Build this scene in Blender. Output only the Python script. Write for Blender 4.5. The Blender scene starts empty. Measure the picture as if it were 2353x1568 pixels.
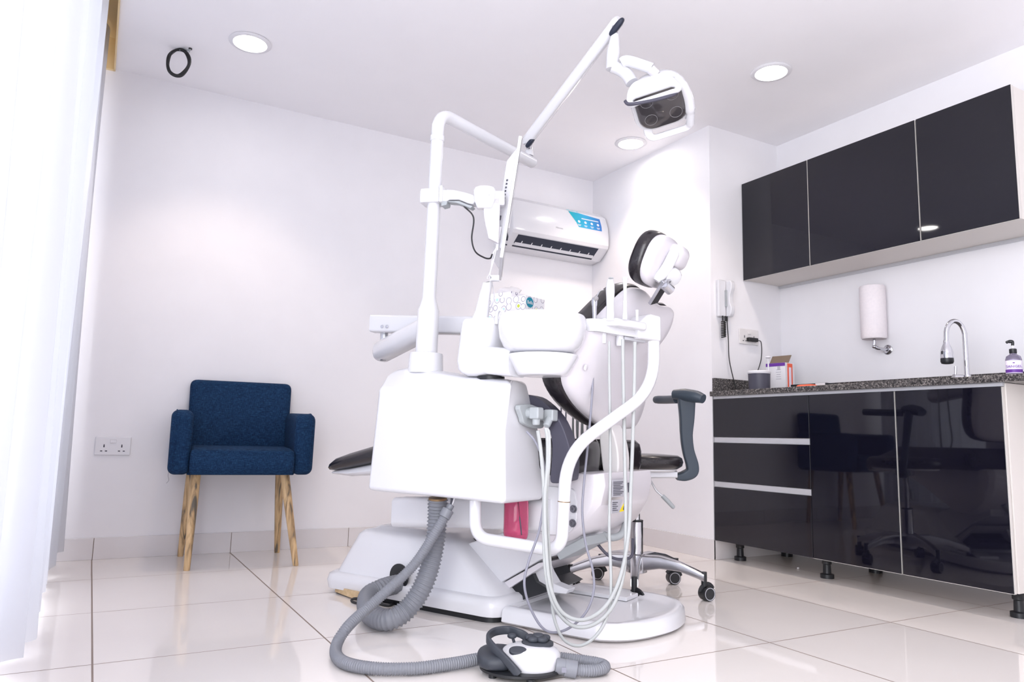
import bpy, math, random
import numpy as np
random.seed(4)
PI = math.pi
A = lambda *v: np.array(v, float)
SC = bpy.context.scene
COL = SC.collection

# ------------------------------------------------------------------ camera
EYE = A(0, 0, .605)
FPX = 1680.0                                   # focal length in pixels of a 2353 px wide frame
yaw, pitch, roll = [math.radians(a) for a in (29.6, 7.5, 1.36)]
FWD = A(math.sin(yaw)*math.cos(pitch), math.cos(yaw)*math.cos(pitch), math.sin(pitch))
_r = A(math.cos(yaw), -math.sin(yaw), 0); _u = np.cross(_r, FWD)
RGT = _r*math.cos(roll) + _u*math.sin(roll)
UPV = _u*math.cos(roll) - _r*math.sin(roll)
import mathutils
cd = bpy.data.cameras.new('camera'); cam = bpy.data.objects.new('camera', cd); COL.objects.link(cam)
cd.sensor_width = 36; cd.lens = FPX/2353*36; cd.clip_start = .02
M = mathutils.Matrix([[RGT[i], UPV[i], -FWD[i], EYE[i]] for i in range(3)] + [[0, 0, 0, 1]])
cam.matrix_world = M
SC.camera = cam

# ------------------------------------------------------------------ exposure, sky, daylight
SC.view_settings.view_transform = 'Standard'; SC.view_settings.look = 'None'
SC.view_settings.gamma = 1; SC.view_settings.use_curve_mapping = False
SC.view_settings.exposure = 0.92
SC.cycles.use_denoising = True
SC.cycles.max_bounces = 10; SC.cycles.diffuse_bounces = 6; SC.cycles.glossy_bounces = 5
SC.cycles.transmission_bounces = 6; SC.cycles.transparent_max_bounces = 12
SC.cycles.sample_clamp_indirect = 6; SC.cycles.caustics_reflective = False; SC.cycles.caustics_refractive = False
W = bpy.data.worlds.new('sky'); SC.world = W; W.use_nodes = True
bg = W.node_tree.nodes['Background']; bg.inputs[0].default_value = (.90, .93, 1, 1); bg.inputs[1].default_value = 1.6
def area(name, loc, rot, sx, sy, power, col):
    l = bpy.data.lights.new(name, 'AREA'); l.shape = 'RECTANGLE'; l.size = sx; l.size_y = sy; l.energy = power; l.color = col
    o = bpy.data.objects.new(name, l); o.location = loc; o.rotation_euler = rot; COL.objects.link(o); return o
# daylight falling in through the wide window of the left wall
area('window_daylight', (-.40, 1.20, 1.22), (0, -PI/2, 0), 2.2, 4.5, 98, (.95, .96, 1))

# ------------------------------------------------------------------ coordinates
def sight(x, y, d): return EYE + (RGT*(x-1176.5)/FPX - UPV*(y-784)/FPX + FWD)*d       # a point d metres into the room
def _ray(x, y): return RGT*(x-1176.5)/FPX - UPV*(y-784)/FPX + FWD
def onplane(x, y, p0, n):
    r = _ray(x, y); return EYE + r*(np.dot(A(*p0)-EYE, n)/np.dot(r, n))
def SZ(x, y, z): return onplane(x, y, (0, 0, z), A(0, 0, 1))
def SY(x, y, yy): return onplane(x, y, (0, yy, 0), A(0, 1, 0))
def SX(x, y, xx): return onplane(x, y, (xx, 0, 0), A(1, 0, 0))
# the dental chair's own axes: a = towards the foot end, b = towards the patient's left
CO = A(1.60, 1.92, 0); CU = A(-.45, .893, 0); CU /= np.linalg.norm(CU); CV = A(-CU[1], CU[0], 0); CZ = A(0, 0, 1)
def K(a, b, z): return CO + CU*a + CV*b + CZ*z
def SB(x, y, b): return onplane(x, y, CO+CV*b, CV)

# ------------------------------------------------------------------ materials
def mat(name, col=(.8, .8, .8), rough=.5, metal=0, coat=0, trans=0, ior=1.45, emis=None, estr=0, spec=.5, alpha=1, sheen=0):
    m = bpy.data.materials.new(name); m.use_nodes = True
    p = m.node_tree.nodes['Principled BSDF']
    p.inputs['Base Color'].default_value = (*col, 1); p.inputs['Roughness'].default_value = rough
    p.inputs['Metallic'].default_value = metal; p.inputs['IOR'].default_value = ior
    p.inputs['Coat Weight'].default_value = coat; p.inputs['Coat Roughness'].default_value = .05
    p.inputs['Transmission Weight'].default_value = trans; p.inputs['Specular IOR Level'].default_value = spec
    p.inputs['Sheen Weight'].default_value = sheen; p.inputs['Alpha'].default_value = alpha
    if emis: p.inputs['Emission Color'].default_value = (*emis, 1); p.inputs['Emission Strength'].default_value = estr
    return m
class NT:
    def __init__(s, m): s.t = m.node_tree; s.p = s.t.nodes.get('Principled BSDF')
    def n(s, typ, **k):
        o = s.t.nodes.new(typ)
        for a, v in k.items():
            if a.startswith('i_'): o.inputs[a[2:].replace('_', ' ')].default_value = v
            else: setattr(o, a, v)
        return o
    def l(s, a, b): s.t.links.new(a, b)
    def obj(s, scale=(1, 1, 1)):
        c = s.n('ShaderNodeTexCoord'); m = s.n('ShaderNodeMapping'); m.inputs['Scale'].default_value = scale
        s.l(c.outputs['Object'], m.inputs['Vector']); return m.outputs[0]
    def ramp(s, fac, stops, interp='LINEAR'):
        r = s.n('ShaderNodeValToRGB'); e = r.color_ramp.elements; r.color_ramp.interpolation = interp
        while len(e) < len(stops): e.new(.5)
        for q, (p, c) in zip(e, stops): q.position = p; q.color = (*c, 1)
        s.l(fac, r.inputs[0]); return r.outputs[0]
    def math(s, op, a, b=None):
        m = s.n('ShaderNodeMath', operation=op)
        for i, v in enumerate((a, b)):
            if v is None: continue
            if isinstance(v, (int, float)): m.inputs[i].default_value = v
            else: s.l(v, m.inputs[i])
        return m.outputs[0]
    def bump(s, h, strength=.2, dist=.002):
        b = s.n('ShaderNodeBump'); b.inputs['Strength'].default_value = strength; b.inputs['Distance'].default_value = dist
        s.l(h, b.inputs['Height']); s.l(b.outputs[0], s.p.inputs['Normal'])
def noisy(name, c1, c2, scale=20, rough=.5, bump=0, **k):
    m = mat(name, c1, rough, **k); t = NT(m); n = t.n('ShaderNodeTexNoise', i_Scale=scale, i_Detail=3.0)
    t.l(t.obj(), n.inputs['Vector']); t.l(t.ramp(n.outputs[0], [(.35, c1), (.65, c2)]), t.p.inputs['Base Color'])
    if bump: t.bump(n.outputs[0], bump)
    return m
m_wall = noisy('wall_paint', (.795, .785, .81), (.81, .80, .825), 6, .62, .03)
m_ceil = noisy('ceiling_paint', (.86, .85, .875), (.87, .86, .885), 5, .7, .02)
m_white = mat('white_plastic', (.665, .665, .695), .24, coat=.3)
m_white2 = mat('white_matte_plastic', (.73, .725, .755), .42)
m_cream = mat('cream_plastic', (.70, .68, .675), .32, coat=.2)
m_lilac = mat('shell_plastic', (.66, .635, .67), .30, coat=.2)
m_black = noisy('black_leather', (.012, .010, .013), (.018, .014, .017), 60, .27, .05, coat=.15)
m_char = mat('charcoal_plastic', (.062, .060, .086), .5)
m_slate = mat('slate_rubber', (.045, .060, .080), .45)
m_grey = mat('grey_hose_plastic', (.20, .208, .235), .42)
m_lgrey = mat('light_grey_plastic', (.37, .395, .41), .4)
m_hose = mat('pale_hose', (.40, .415, .415), .42)
m_hose2 = mat('grey_hose', (.24, .24, .29), .4)
m_chrome = mat('chrome', (.56, .56, .59), .09, metal=1)
m_steel = mat('brushed_steel', (.55, .55, .58), .26, metal=1)
m_bolt = mat('dark_steel', (.20, .20, .22), .3, metal=.9)
m_alu = mat('aluminium', (.62, .63, .66), .35, metal=.6)
m_dark = mat('dark_plastic', (.012, .013, .016), .4)
m_rub = mat('dark_grey_rubber', (.035, .04, .052), .5)
m_cable = mat('black_cable', (.012, .012, .014), .45)
m_red = mat('red_liquid', (1, .16, .33), .05, trans=.8, ior=1.34)
m_gloss = mat('dark_gloss_laminate', (.005, .0047, .010), .03, spec=.5, ior=1.52)
m_edge = mat('laminate_edge', (.60, .57, .54), .4)
m_beige = mat('beige_board', (.66, .62, .585), .5)
m_lamp = mat('downlight_diffuser', (1, 1, 1), .5, emis=(1, .96, .92), estr=22)
m_lens = mat('smoked_lens', (.055, .05, .055), .08, coat=.6)
m_ring = mat('lens_ring', (.28, .27, .28), .25)
m_glass = mat('clear_plastic', (.95, .93, 1), .04, trans=.95, ior=1.42)
m_liq = mat('violet_gel', (.62, .55, .78), .1, trans=.8, ior=1.35)
m_purple = mat('purple_print', (.13, .03, .30), .45)
m_yellow = mat('yellow_print', (.86, .68, .02), .45)
m_lab = mat('grey_label', (.45, .45, .49), .5)
m_ink = mat('dark_ink', (.05, .05, .07), .5)
m_pink = mat('pale_lilac_label', (.80, .74, .86), .5)
m_orange = mat('orange_red_print', (.85, .12, .05), .45)
m_card = mat('brown_card', (.17, .125, .09), .7)
m_paper = noisy('paper_towel', (.80, .745, .765), (.77, .72, .745), 90, .85, .25)
m_gold = mat('gold_band', (.25, .16, .08), .4, metal=.5)
m_slot = mat('vent_dark', (.015, .02, .04), .5)
m_tan = noisy('pelmet_board', (.78, .60, .33), (.72, .54, .28), 8, .5)
m_ply = noisy('raw_board', (.60, .45, .27), (.48, .34, .19), 40, .7)

def m_floor_():
    m = mat('polished_tile', (.8, .77, .77), .045, spec=.5, ior=1.68); t = NT(m)
    g = t.n('ShaderNodeNewGeometry'); s = t.n('ShaderNodeSeparateXYZ'); t.l(g.outputs['Position'], s.inputs[0])
    def line(out, off, step):
        f = t.math('FRACT', t.math('DIVIDE', t.math('SUBTRACT', out, off), step))
        return t.math('MULTIPLY', t.math('ABSOLUTE', t.math('SUBTRACT', f, .5)), step)      # distance from tile centre
    dx = line(s.outputs[0], .055, .6015); dy = line(s.outputs[1], 1.632, .609)
    jx = t.math('GREATER_THAN', dx, .6015/2-.0025); jy = t.math('GREATER_THAN', dy, .609/2-.0021)
    j = t.math('MAXIMUM', jx, jy)
    n = t.n('ShaderNodeTexNoise', i_Scale=2.2, i_Detail=2.0); t.l(t.obj(), n.inputs['Vector'])
    base = t.ramp(n.outputs[0], [(.3, (.775, .728, .70)), (.7, (.80, .755, .725))])
    mx = t.n('ShaderNodeMix', data_type='RGBA'); t.l(j, mx.inputs[0]); t.l(base, mx.inputs[6]); mx.inputs[7].default_value = (.22, .165, .135, 1)
    t.l(mx.outputs[2], t.p.inputs['Base Color'])
    t.l(t.math('MULTIPLY_ADD', j, .5), t.p.inputs['Roughness'])
    t.p.inputs['Roughness'].default_value = .05
    r = t.n('ShaderNodeMapRange'); t.l(j, r.inputs[0]); r.inputs[3].default_value = .05; r.inputs[4].default_value = .6
    t.l(r.outputs[0], t.p.inputs['Roughness']); return m
m_floor = m_floor_()
m_skirt = noisy('skirting_tile', (.70, .675, .685), (.68, .65, .655), 5, .16)
def m_fabric_():
    m = mat('blue_linen', (.02, .05, .13), .85, spec=.2); t = NT(m)
    v = t.obj((1, 1, 1))
    a = t.n('ShaderNodeTexNoise', i_Scale=1.0, i_Detail=2.0); mp = t.n('ShaderNodeMapping'); mp.inputs['Scale'].default_value = (60, 60, 700); t.l(v, mp.inputs[0]); t.l(mp.outputs[0], a.inputs['Vector'])
    b = t.n('ShaderNodeTexNoise', i_Scale=1.0, i_Detail=2.0); mq = t.n('ShaderNodeMapping'); mq.inputs['Scale'].default_value = (700, 500, 60); t.l(v, mq.inputs[0]); t.l(mq.outputs[0], b.inputs['Vector'])
    s = t.math('MULTIPLY', t.math('ADD', a.outputs[0], b.outputs[0]), .5)
    t.l(t.ramp(s, [(.38, (.0025, .013, .042)), (.5, (.006, .026, .072)), (.62, (.016, .056, .125))]), t.p.inputs['Base Color'])
    t.bump(s, .5, .002); return m
m_fabric = m_fabric_()
def m_wood_():
    m = mat('weathered_wood', (.6, .4, .2), .45); t = NT(m)
    n = t.n('ShaderNodeTexNoise', i_Scale=1.0, i_Detail=4.0, i_Distortion=1.2); t.l(t.obj((38, 38, 5)), n.inputs['Vector'])
    t.l(t.ramp(n.outputs[0], [(.0, (.05, .045, .04)), (.36, (.12, .10, .075)), (.44, (.40, .26, .13)), (.6, (.66, .46, .25)), (1, (.72, .52, .30))]), t.p.inputs['Base Color'])
    t.bump(n.outputs[0], .2); return m
m_wood = m_wood_()
def m_granite_():
    m = mat('speckled_granite', (.2, .2, .2), .22); t = NT(m)
    n = t.n('ShaderNodeTexNoise', i_Scale=160.0, i_Detail=4.0, i_Roughness=.75); t.l(t.obj(), n.inputs['Vector'])
    t.l(t.ramp(n.outputs[0], [(.40, (.012, .011, .012)), (.50, (.055, .05, .05)), (.58, (.16, .145, .14)), (.70, (.42, .38, .35))]), t.p.inputs['Base Color']); return m
m_granite = m_granite_()
def m_tissue_():
    m = mat('ring_print_card', (.85, .82, .85), .55); t = NT(m)
    v = t.obj((1, 1, 1)); v.node.inputs['Rotation'].default_value = (0, 0, math.radians(69.3)); vo = t.n('ShaderNodeTexVoronoi', feature='F1', i_Scale=30.0, i_Randomness=.42); t.l(v, vo.inputs['Vector'])
    sep = t.n('ShaderNodeSeparateColor'); t.l(vo.outputs['Color'], sep.inputs[0])
    pick = t.ramp(sep.outputs[0], [(0, (.86, .84, .87)), (.45, (.86, .84, .87)), (.46, (.55, .78, .78)), (.74, (.55, .78, .78)), (.75, (.60, .68, .07)), (1, (.60, .68, .07))], 'CONSTANT')
    rings = t.ramp(vo.outputs['Distance'], [(0, (0, 0, 0)), (.18, (0, 0, 0)), (.19, (1, 1, 1)), (.36, (.0, .0, 0)), (.39, (1, 1, 1)), (1, (1, 1, 1))], 'CONSTANT')
    core = t.math('LESS_THAN', vo.outputs['Distance'], .19)
    ring = t.math('MULTIPLY', t.math('GREATER_THAN', vo.outputs['Distance'], .355), t.math('LESS_THAN', vo.outputs['Distance'], .395))
    m1 = t.n('ShaderNodeMix', data_type='RGBA'); t.l(core, m1.inputs[0]); m1.inputs[6].default_value = (.86, .84, .87, 1); t.l(pick, m1.inputs[7])
    m2 = t.n('ShaderNodeMix', data_type='RGBA'); t.l(ring, m2.inputs[0]); t.l(m1.outputs[2], m2.inputs[6]); m2.inputs[7].default_value = (.20, .17, .27, 1)
    t.l(m2.outputs[2], t.p.inputs['Base Color']); return m
m_tissue = m_tissue_()
def m_sheer_():
    m = bpy.data.materials.new('sheer_voile'); m.use_nodes = True; t = NT(m); t.t.nodes.remove(t.p)
    o = t.t.nodes['Material Output']
    d = t.n('ShaderNodeBsdfDiffuse'); d.inputs[0].default_value = (.86, .86, .90, 1)
    r = t.n('ShaderNodeBsdfTranslucent'); r.inputs[0].default_value = (.475, .49, .52, 1)
    x = t.n('ShaderNodeBsdfTransparent'); x.inputs[0].default_value = (.97, .97, 1, 1)
    a = t.n('ShaderNodeMixShader'); a.inputs[0].default_value = .5; t.l(d.outputs[0], a.inputs[1]); t.l(r.outputs[0], a.inputs[2])
    b = t.n('ShaderNodeMixShader'); b.inputs[0].default_value = .05; t.l(a.outputs[0], b.inputs[1]); t.l(x.outputs[0], b.inputs[2])
    t.l(b.outputs[0], o.inputs[0]); return m
m_sheer = m_sheer_()
def m_sticker_():
    m = mat('teal_blue_sticker', (.0, .4, .6), .3); t = NT(m)
    s = t.n('ShaderNodeSeparateXYZ'); t.l(t.obj(), s.inputs[0])
    r = t.n('ShaderNodeMapRange'); t.l(s.outputs[0], r.inputs[0]); r.inputs[1].default_value = .09; r.inputs[2].default_value = .33
    t.l(t.ramp(r.outputs[0], [(0, (.0, .36, .42)), (.5, (.03, .38, .62)), (1, (.03, .17, .50))]), t.p.inputs['Base Color']); return m
m_stick = m_sticker_()

# ------------------------------------------------------------------ mesh building
def nrm(v): v = np.asarray(v, float); return v/(np.linalg.norm(v)+1e-12)
def smooth(pts, n=8, closed=False):
    p = [np.asarray(q, float) for q in pts]; N = len(p); out = []
    rng = range(N if closed else N-1)
    for i in rng:
        p1, p2 = p[i], p[(i+1) % N]
        p0 = p[i-1] if (i > 0 or closed) else 2*p1-p2
        p3 = p[(i+2) % N] if (i+2 < N or closed) else 2*p2-p1
        for k in range(n):
            t = k/n
            out.append(.5*(2*p1+(p2-p0)*t+(2*p0-5*p1+4*p2-p3)*t*t+(3*p1-p0-3*p2+p3)*t**3))
    if not closed: out.append(p[-1])
    return out
def fillet(pts, r, n=6):
    p = [np.asarray(q, float) for q in pts]; out = [p[0]]
    rr = r if isinstance(r, (list, tuple)) else [r]*(len(p)-2)
    for i in range(1, len(p)-1):
        a, b = nrm(p[i-1]-p[i]), nrm(p[i+1]-p[i]); R = rr[i-1]
        s, e = p[i]+a*R, p[i]+b*R
        for k in range(n+1):
            t = k/n; out.append((1-t)**2*s+2*t*(1-t)*p[i]+t*t*e)
    out.append(p[-1]); return out
def roundpoly(pts, r, n=6):
    p = [np.asarray(q, float) for q in pts]; out = []; N = len(p)
    for i in range(N):
        u, v = p[i-1]-p[i], p[(i+1) % N]-p[i]; lu, lv = np.linalg.norm(u), np.linalg.norm(v); u, v = u/lu, v/lv
        half = math.acos(max(-1, min(1, np.dot(u, v))))/2; d = min(r/math.tan(half), .49*lu, .49*lv); rr = d*math.tan(half)
        c = p[i]+nrm(u+v)*(rr/math.sin(half)); a, b = p[i]+u*d-c, p[i]+v*d-c
        w = math.acos(max(-1, min(1, np.dot(nrm(a), nrm(b)))))
        for k in range(n+1):
            t = k/n; out.append(c+(a*math.sin((1-t)*w)+b*math.sin(t*w))/(math.sin(w)+1e-9) if w > 1e-4 else c+a)
    return out
def resample(pts, step):
    p = np.array(pts); d = np.r_[0, np.cumsum(np.linalg.norm(np.diff(p, axis=0), axis=1))]
    n = max(2, int(d[-1]/step)); s = np.linspace(0, d[-1], n+1)
    return np.stack([np.interp(s, d, p[:, i]) for i in range(3)], 1), s
def frame(ax, up=(0, 0, 1)):
    z = nrm(ax); u = A(*up)
    if abs(np.dot(z, u)) > .98: u = A(1, 0, 0)
    x = nrm(np.cross(u, z)); return np.stack([x, np.cross(z, x), z], 1)
class MB:
    def __init__(s): s.v = []; s.f = []
    def add(s, v, f):
        o = len(s.v); s.v += [np.asarray(q, float) for q in v]; s.f += [[i+o for i in q] for q in f]; return s
    def box(s, c, size, R=None):
        c = np.asarray(c, float); h = np.asarray(size, float)/2; R = np.eye(3) if R is None else R
        v = [c+R@(h*A(i, j, k)) for i in (-1, 1) for j in (-1, 1) for k in (-1, 1)]
        return s.add(v, [(0, 1, 3, 2), (4, 6, 7, 5), (0, 4, 5, 1), (2, 3, 7, 6), (0, 2, 6, 4), (1, 5, 7, 3)])
    def bb(s, x0, x1, y0, y1, z0, z1): return s.box(((x0+x1)/2, (y0+y1)/2, (z0+z1)/2), (abs(x1-x0), abs(y1-y0), abs(z1-z0)))
    def loft(s, rings, cap=(True, True), closed=False):
        n = len(rings[0]); o = len(s.v); N = len(rings)
        for r in rings: s.v += [np.asarray(q, float) for q in r]
        for i in range(N if closed else N-1):
            a, b = o+i*n, o+((i+1) % N)*n
            for k in range(n): s.f.append([a+k, a+(k+1) % n, b+(k+1) % n, b+k])
        if not closed:
            if cap[0]: s.f.append([o+k for k in range(n)][::-1])
            if cap[1]: s.f.append([o+(N-1)*n+k for k in range(n)])
        return s
    def tube(s, path, r, n=14, closed=False, cap=True, sx=1.0, up=None):
        p = [np.asarray(q, float) for q in path]; N = len(p); rings = []
        rr = r if hasattr(r, '__len__') else [r]*N
        t0 = nrm(p[1]-p[0]); x = frame(t0, up or (0, 0, 1))[:, 0]
        for i in range(N):
            if closed: t = nrm(p[(i+1) % N]-p[i-1])
            else: t = nrm(p[min(i+1, N-1)]-p[max(i-1, 0)])
            x = nrm(x-t*np.dot(x, t)); y = np.cross(t, x)
            rings.append([p[i]+rr[i]*(sx*x*math.cos(2*PI*k/n)+y*math.sin(2*PI*k/n)) for k in range(n)])
        return s.loft(rings, (cap, cap), closed)
    def lathe(s, prof, c=(0, 0, 0), R=None, n=32, sx=1, sy=1, cap=True):
        R = np.eye(3) if R is None else R; c = np.asarray(c, float)
        return s.loft([[c+R@A(max(r, 1e-4)*sx*math.cos(2*PI*k/n), max(r, 1e-4)*sy*math.sin(2*PI*k/n), z) for k in range(n)] for r, z in prof], (cap, cap))
    def cyl(s, p, q, r, n=24, r2=None):
        p, q = np.asarray(p, float), np.asarray(q, float); R = frame(q-p); L = np.linalg.norm(q-p)
        return s.lathe([(r, 0), (r if r2 is None else r2, L)], p, R, n)
    def prism(s, poly, vec):
        v = np.asarray(vec, float); p = [np.asarray(q, float) for q in poly]
        return s.loft([p, [q+v for q in p]])
    def rprism(s, poly, vec, r, n=5):                                    # prism with rolled edges at both ends
        p = np.array(poly, float); v = np.asarray(vec, float); L = np.linalg.norm(v); d = v/L
        e = np.roll(p, -1, 0)-np.roll(p, 1, 0); nn = np.cross(e, d); nn /= np.linalg.norm(nn, axis=1)[:, None]+1e-12
        if ((p-p.mean(0))*nn).sum() < 0: nn = -nn
        th = np.linspace(0, PI/2, n+1)
        lev = [(i, z) for i, z in [(r*(1-math.sin(t)), r*(1-math.cos(t))) for t in th]]
        lev = lev+[(i, L-z) for i, z in lev[::-1]]
        return s.loft([p-nn*i+d*z for i, z in lev])
    def pad(s, c, R, size, e1=.5, e2=.5, nu=28, nv=14):                   # a superellipsoid
        c = np.asarray(c, float); h = np.asarray(size, float)/2
        f = lambda w, e: math.copysign(abs(w)**e, w)
        rings = []
        for j in range(nv+1):
            v = -PI/2+PI*j/nv; v = max(-PI/2+.02, min(PI/2-.02, v)); cv, sv = f(math.cos(v), e1), f(math.sin(v), e1)
            rings.append([c+R@(h*A(cv*f(math.cos(2*PI*i/nu), e2), cv*f(math.sin(2*PI*i/nu), e2), sv)) for i in range(nu)])
        return s.loft(rings)
    def dome(s, outline, levels, vec, centre=None, cap=(True, True)):
        p = np.array(outline); c = p.mean(0) if centre is None else np.asarray(centre, float); v = np.asarray(vec, float)
        return s.loft([[c+(q-c)*k+v*o for q in p] for k, o in levels], cap)
    def build(s, name, m, parent=None, bevel=0, seg=2, sub=0, angle=35, sharp=38, label=None):
        org = ORG.get(parent.name, A(0, 0, 0)) if parent else A(0, 0, 0)
        me = bpy.data.meshes.new(name); me.from_pydata([tuple(q-org) for q in s.v], [], s.f)
        me.validate(); import bmesh
        b = bmesh.new(); b.from_mesh(me); bmesh.ops.recalc_face_normals(b, faces=b.faces); b.to_mesh(me); b.free()
        me.polygons.foreach_set('use_smooth', [True]*len(me.polygons))
        if not bevel and not sub: me.set_sharp_from_angle(angle=math.radians(sharp))
        me.materials.append(m)
        o = bpy.data.objects.new(name, me); COL.objects.link(o)
        if bevel:
            w = o.modifiers.new('edge', 'BEVEL'); w.width = bevel; w.segments = seg; w.limit_method = 'ANGLE'; w.angle_limit = math.radians(angle); w.harden_normals = True
        if sub:
            w = o.modifiers.new('soft', 'SUBSURF'); w.levels = sub; w.render_levels = sub
        if parent: o.parent = parent; ORG[o.name] = org
        if label: o['label'] = label
        return o
ORG = {}
def thing(name, org, label, cat, group=None):
    e = bpy.data.objects.new(name, None); e.location = tuple(org); e.empty_display_size = .05; COL.objects.link(e)
    ORG[e.name] = A(*org); e['label'] = label; e['category'] = cat
    if group: e['group'] = group
    return e
def tag(o, label, cat, group=None):
    o['label'] = label; o['category'] = cat
    if group: o['group'] = group
    return o
def struct(o): o['kind'] = 'structure'; return o
def dup(root, loc, rotz=0, label=None):
    r = root.copy(); COL.objects.link(r); r.location = tuple(loc); r.rotation_euler = (0, 0, rotz); r['label'] = label
    def kids(src, dst):
        for ch in [o for o in ALLKIDS.get(src.name, [])]:
            c = ch.copy(); c.parent = dst; COL.objects.link(c); kids(ch, c)
    kids(root, r); return r
def index_kids():
    ALLKIDS.clear()
    for o in COL.objects:
        if o.parent: ALLKIDS.setdefault(o.parent.name, []).append(o)
ALLKIDS = {}
def text(s, name, size, c, xd, yd, m, parent, depth=.0006, align='CENTER'):
    cu = bpy.data.curves.new(name, 'FONT'); cu.body = s; cu.size = size; cu.align_x = align; cu.align_y = 'CENTER'; cu.extrude = depth
    t = bpy.data.objects.new(name, cu); COL.objects.link(t)
    bpy.context.view_layer.update()
    me = bpy.data.meshes.new_from_object(t.evaluated_get(bpy.context.evaluated_depsgraph_get()))
    bpy.data.objects.remove(t)
    x, y = nrm(xd), nrm(yd); z = np.cross(x, y); org = ORG[parent.name]
    for q in me.vertices: q.co = tuple(np.asarray(c)-org + x*q.co[0]+y*q.co[1]+z*q.co[2])
    me.materials.clear(); me.materials.append(m)
    o = bpy.data.objects.new(name, me); COL.objects.link(o); o.parent = parent; ORG[o.name] = org; return o
def ribbed(path, r, pitch=.0085, amp=.12, n=18, sharpness=1):
    p, s = resample(path, pitch/4); k = np.arange(len(p)) % 4
    rad = [r*(1+amp*(0, .35, 1, .35)[i]-amp) for i in k]
    return MB().tube(p, rad, n)
def rrect(c, ex, ey, w, h, r, n=5):                                      # rounded rectangle loop
    out = []
    for sx, sy, a0 in ((1, 1, 0), (-1, 1, PI/2), (-1, -1, PI), (1, -1, 1.5*PI)):
        for k in range(n+1):
            a = a0+PI/2*k/n
            out.append(np.asarray(c)+ex*(sx*(w/2-r)+r*math.cos(a))+ey*(sy*(h/2-r)+r*math.sin(a)))
    return out
E1, E2 = A(1, 0, 0), A(0, 1, 0)

# ================================================================== THE ROOM
XR, XA, YB, ZC, YP, YF = 2.87, 3.42, 3.97, 2.37, 2.87, -2.6
struct(MB().bb(-1.2, 3.7, YF, YB+.2, -.06, 0).build('floor', m_floor))
struct(MB().bb(-.045, 3.7, YF, YB+.2, ZC, ZC+.16).build('ceiling', m_ceil))
struct(MB().bb(-.6, 3.7, YB, YB+.15, 0, ZC+.3).build('wall_back', m_wall))
struct(MB().bb(-.6, 3.7, YF-.15, YF, 0, ZC+.3).build('wall_front', m_wall))
struct(MB().bb(XA, XA+.2, YF, YP, 0, ZC).bb(XR, XA+.2, YP, YB, 0, ZC).build('wall_right', m_wall))
# left wall: sill, lintel and end pieces round a wide window
struct(MB().bb(-.50, -.34, YF, YB, 0, .12).bb(-.50, -.34, YF, YB, 2.33, ZC+.25).bb(-.50, -.34, 3.6, YB, .12, 2.33).bb(-.50, -.34, YF, -2.1, .12, 2.33).build('wall_left', m_wall))
wf = MB()
for y in (-2.08, -.65, .78, 2.2, 3.58): wf.bb(-.46, -.42, y-.025, y+.025, .12, 2.33)
for z in (.145, 2.305): wf.bb(-.46, -.42, -2.1, 3.6, z-.025, z+.025)
struct(wf.build('window_1', m_white2, bevel=.004))
# curtain pocket let into the ceiling beside the window, lined with tan board
struct(MB().bb(-.5, -.045, YF, YB, ZC+.15, ZC+.17).bb(-.052, -.045, YF, YB-.002, ZC-.012, ZC+.15).bb(-.34, -.05, YB-.02, YB, ZC-.012, ZC+.15).build('trim_1', m_tan))
sk = [('baseboard_back', (-.34, XR, YB-.011, YB, 0, .098), 'x'), ('baseboard_right', (XR-.011, XR, YP-.011, YB-.011, 0, .10), 'y'), ('baseboard_alcove', (XR-.011, XA, YP-.011, YP, 0, .10), 'x')]
for nme, b, ax in sk:
    g = MB(); cuts = [b[0]]+[q for q in np.arange(.0565, 4, .6015) if b[0]+.02 < q < b[1]-.02]+[b[1]] if ax == 'x' else [b[2], b[3]]
    for c0, c1 in zip(cuts, cuts[1:]):
        g.bb(c0+.0012, c1-.0012, *b[2:]) if ax == 'x' else g.bb(*b[:2], c0, c1, *b[4:])
    struct(g.build(nme, m_skirt, bevel=.0012))
g = MB()
for q in np.arange(.0565, 2.8, .6015): g.bb(q-.003, q+.003, YB-.009, YB, 0, .097)
struct(g.build('trim_2', m_card))

# sheer curtain
def curtain(y0, y1, xoff, n, z0f, z1, ph=0):
    g = MB(); cols = []
    for i in range(n+1):
        t = i/n; y = y0+(y1-y0)*t
        row = []
        for j in range(13):
            s = j/12; amp = (.030+.024*(1-s))*(.75+.5*math.sin(y*3.3+ph))
            x = xoff(y, s)+amp*math.sin(2*PI*y/.235+ph+1.3*math.sin(y*4.1+ph))+.006*math.sin(y*71+ph)*(1-.5*s)+.010*math.sin(y*9+s*3)
            z = z0f(y)+(z1-z0f(y))*s
            row.append(A(x, y+.012*math.sin(2*PI*y/.11+s*2), z))
        cols.append(row)
    m = len(cols[0]); g.v = [q for r in cols for q in r]
    g.f = [[i*m+j, (i+1)*m+j, (i+1)*m+j+1, i*m+j+1] for i in range(n) for j in range(m-1)]
    return g
cur = thing('sheer_curtain', (-.12, 2.4, 0), 'long white sheer curtain hanging in soft folds over the bright window', 'curtain')
curtain(.9, 3.86, lambda y, s: -.105-.075*max(0, (3.3-y))/1.5, 260, lambda y: .05+.015*math.sin(y*7), ZC+.13).build('curtain_panel', m_sheer, cur)
curtain(.9, 3.80, lambda y, s: -.165-.05*max(0, (3.3-y))/1.5, 220, lambda y: .06+.02*math.sin(y*5), ZC+.13, 1.7).build('curtain_panel', m_sheer, cur)
MB().cyl((-.15, .8, ZC+.135), (-.15, 3.9, ZC+.135), .012).build('curtain_rail', m_alu, cur)

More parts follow.
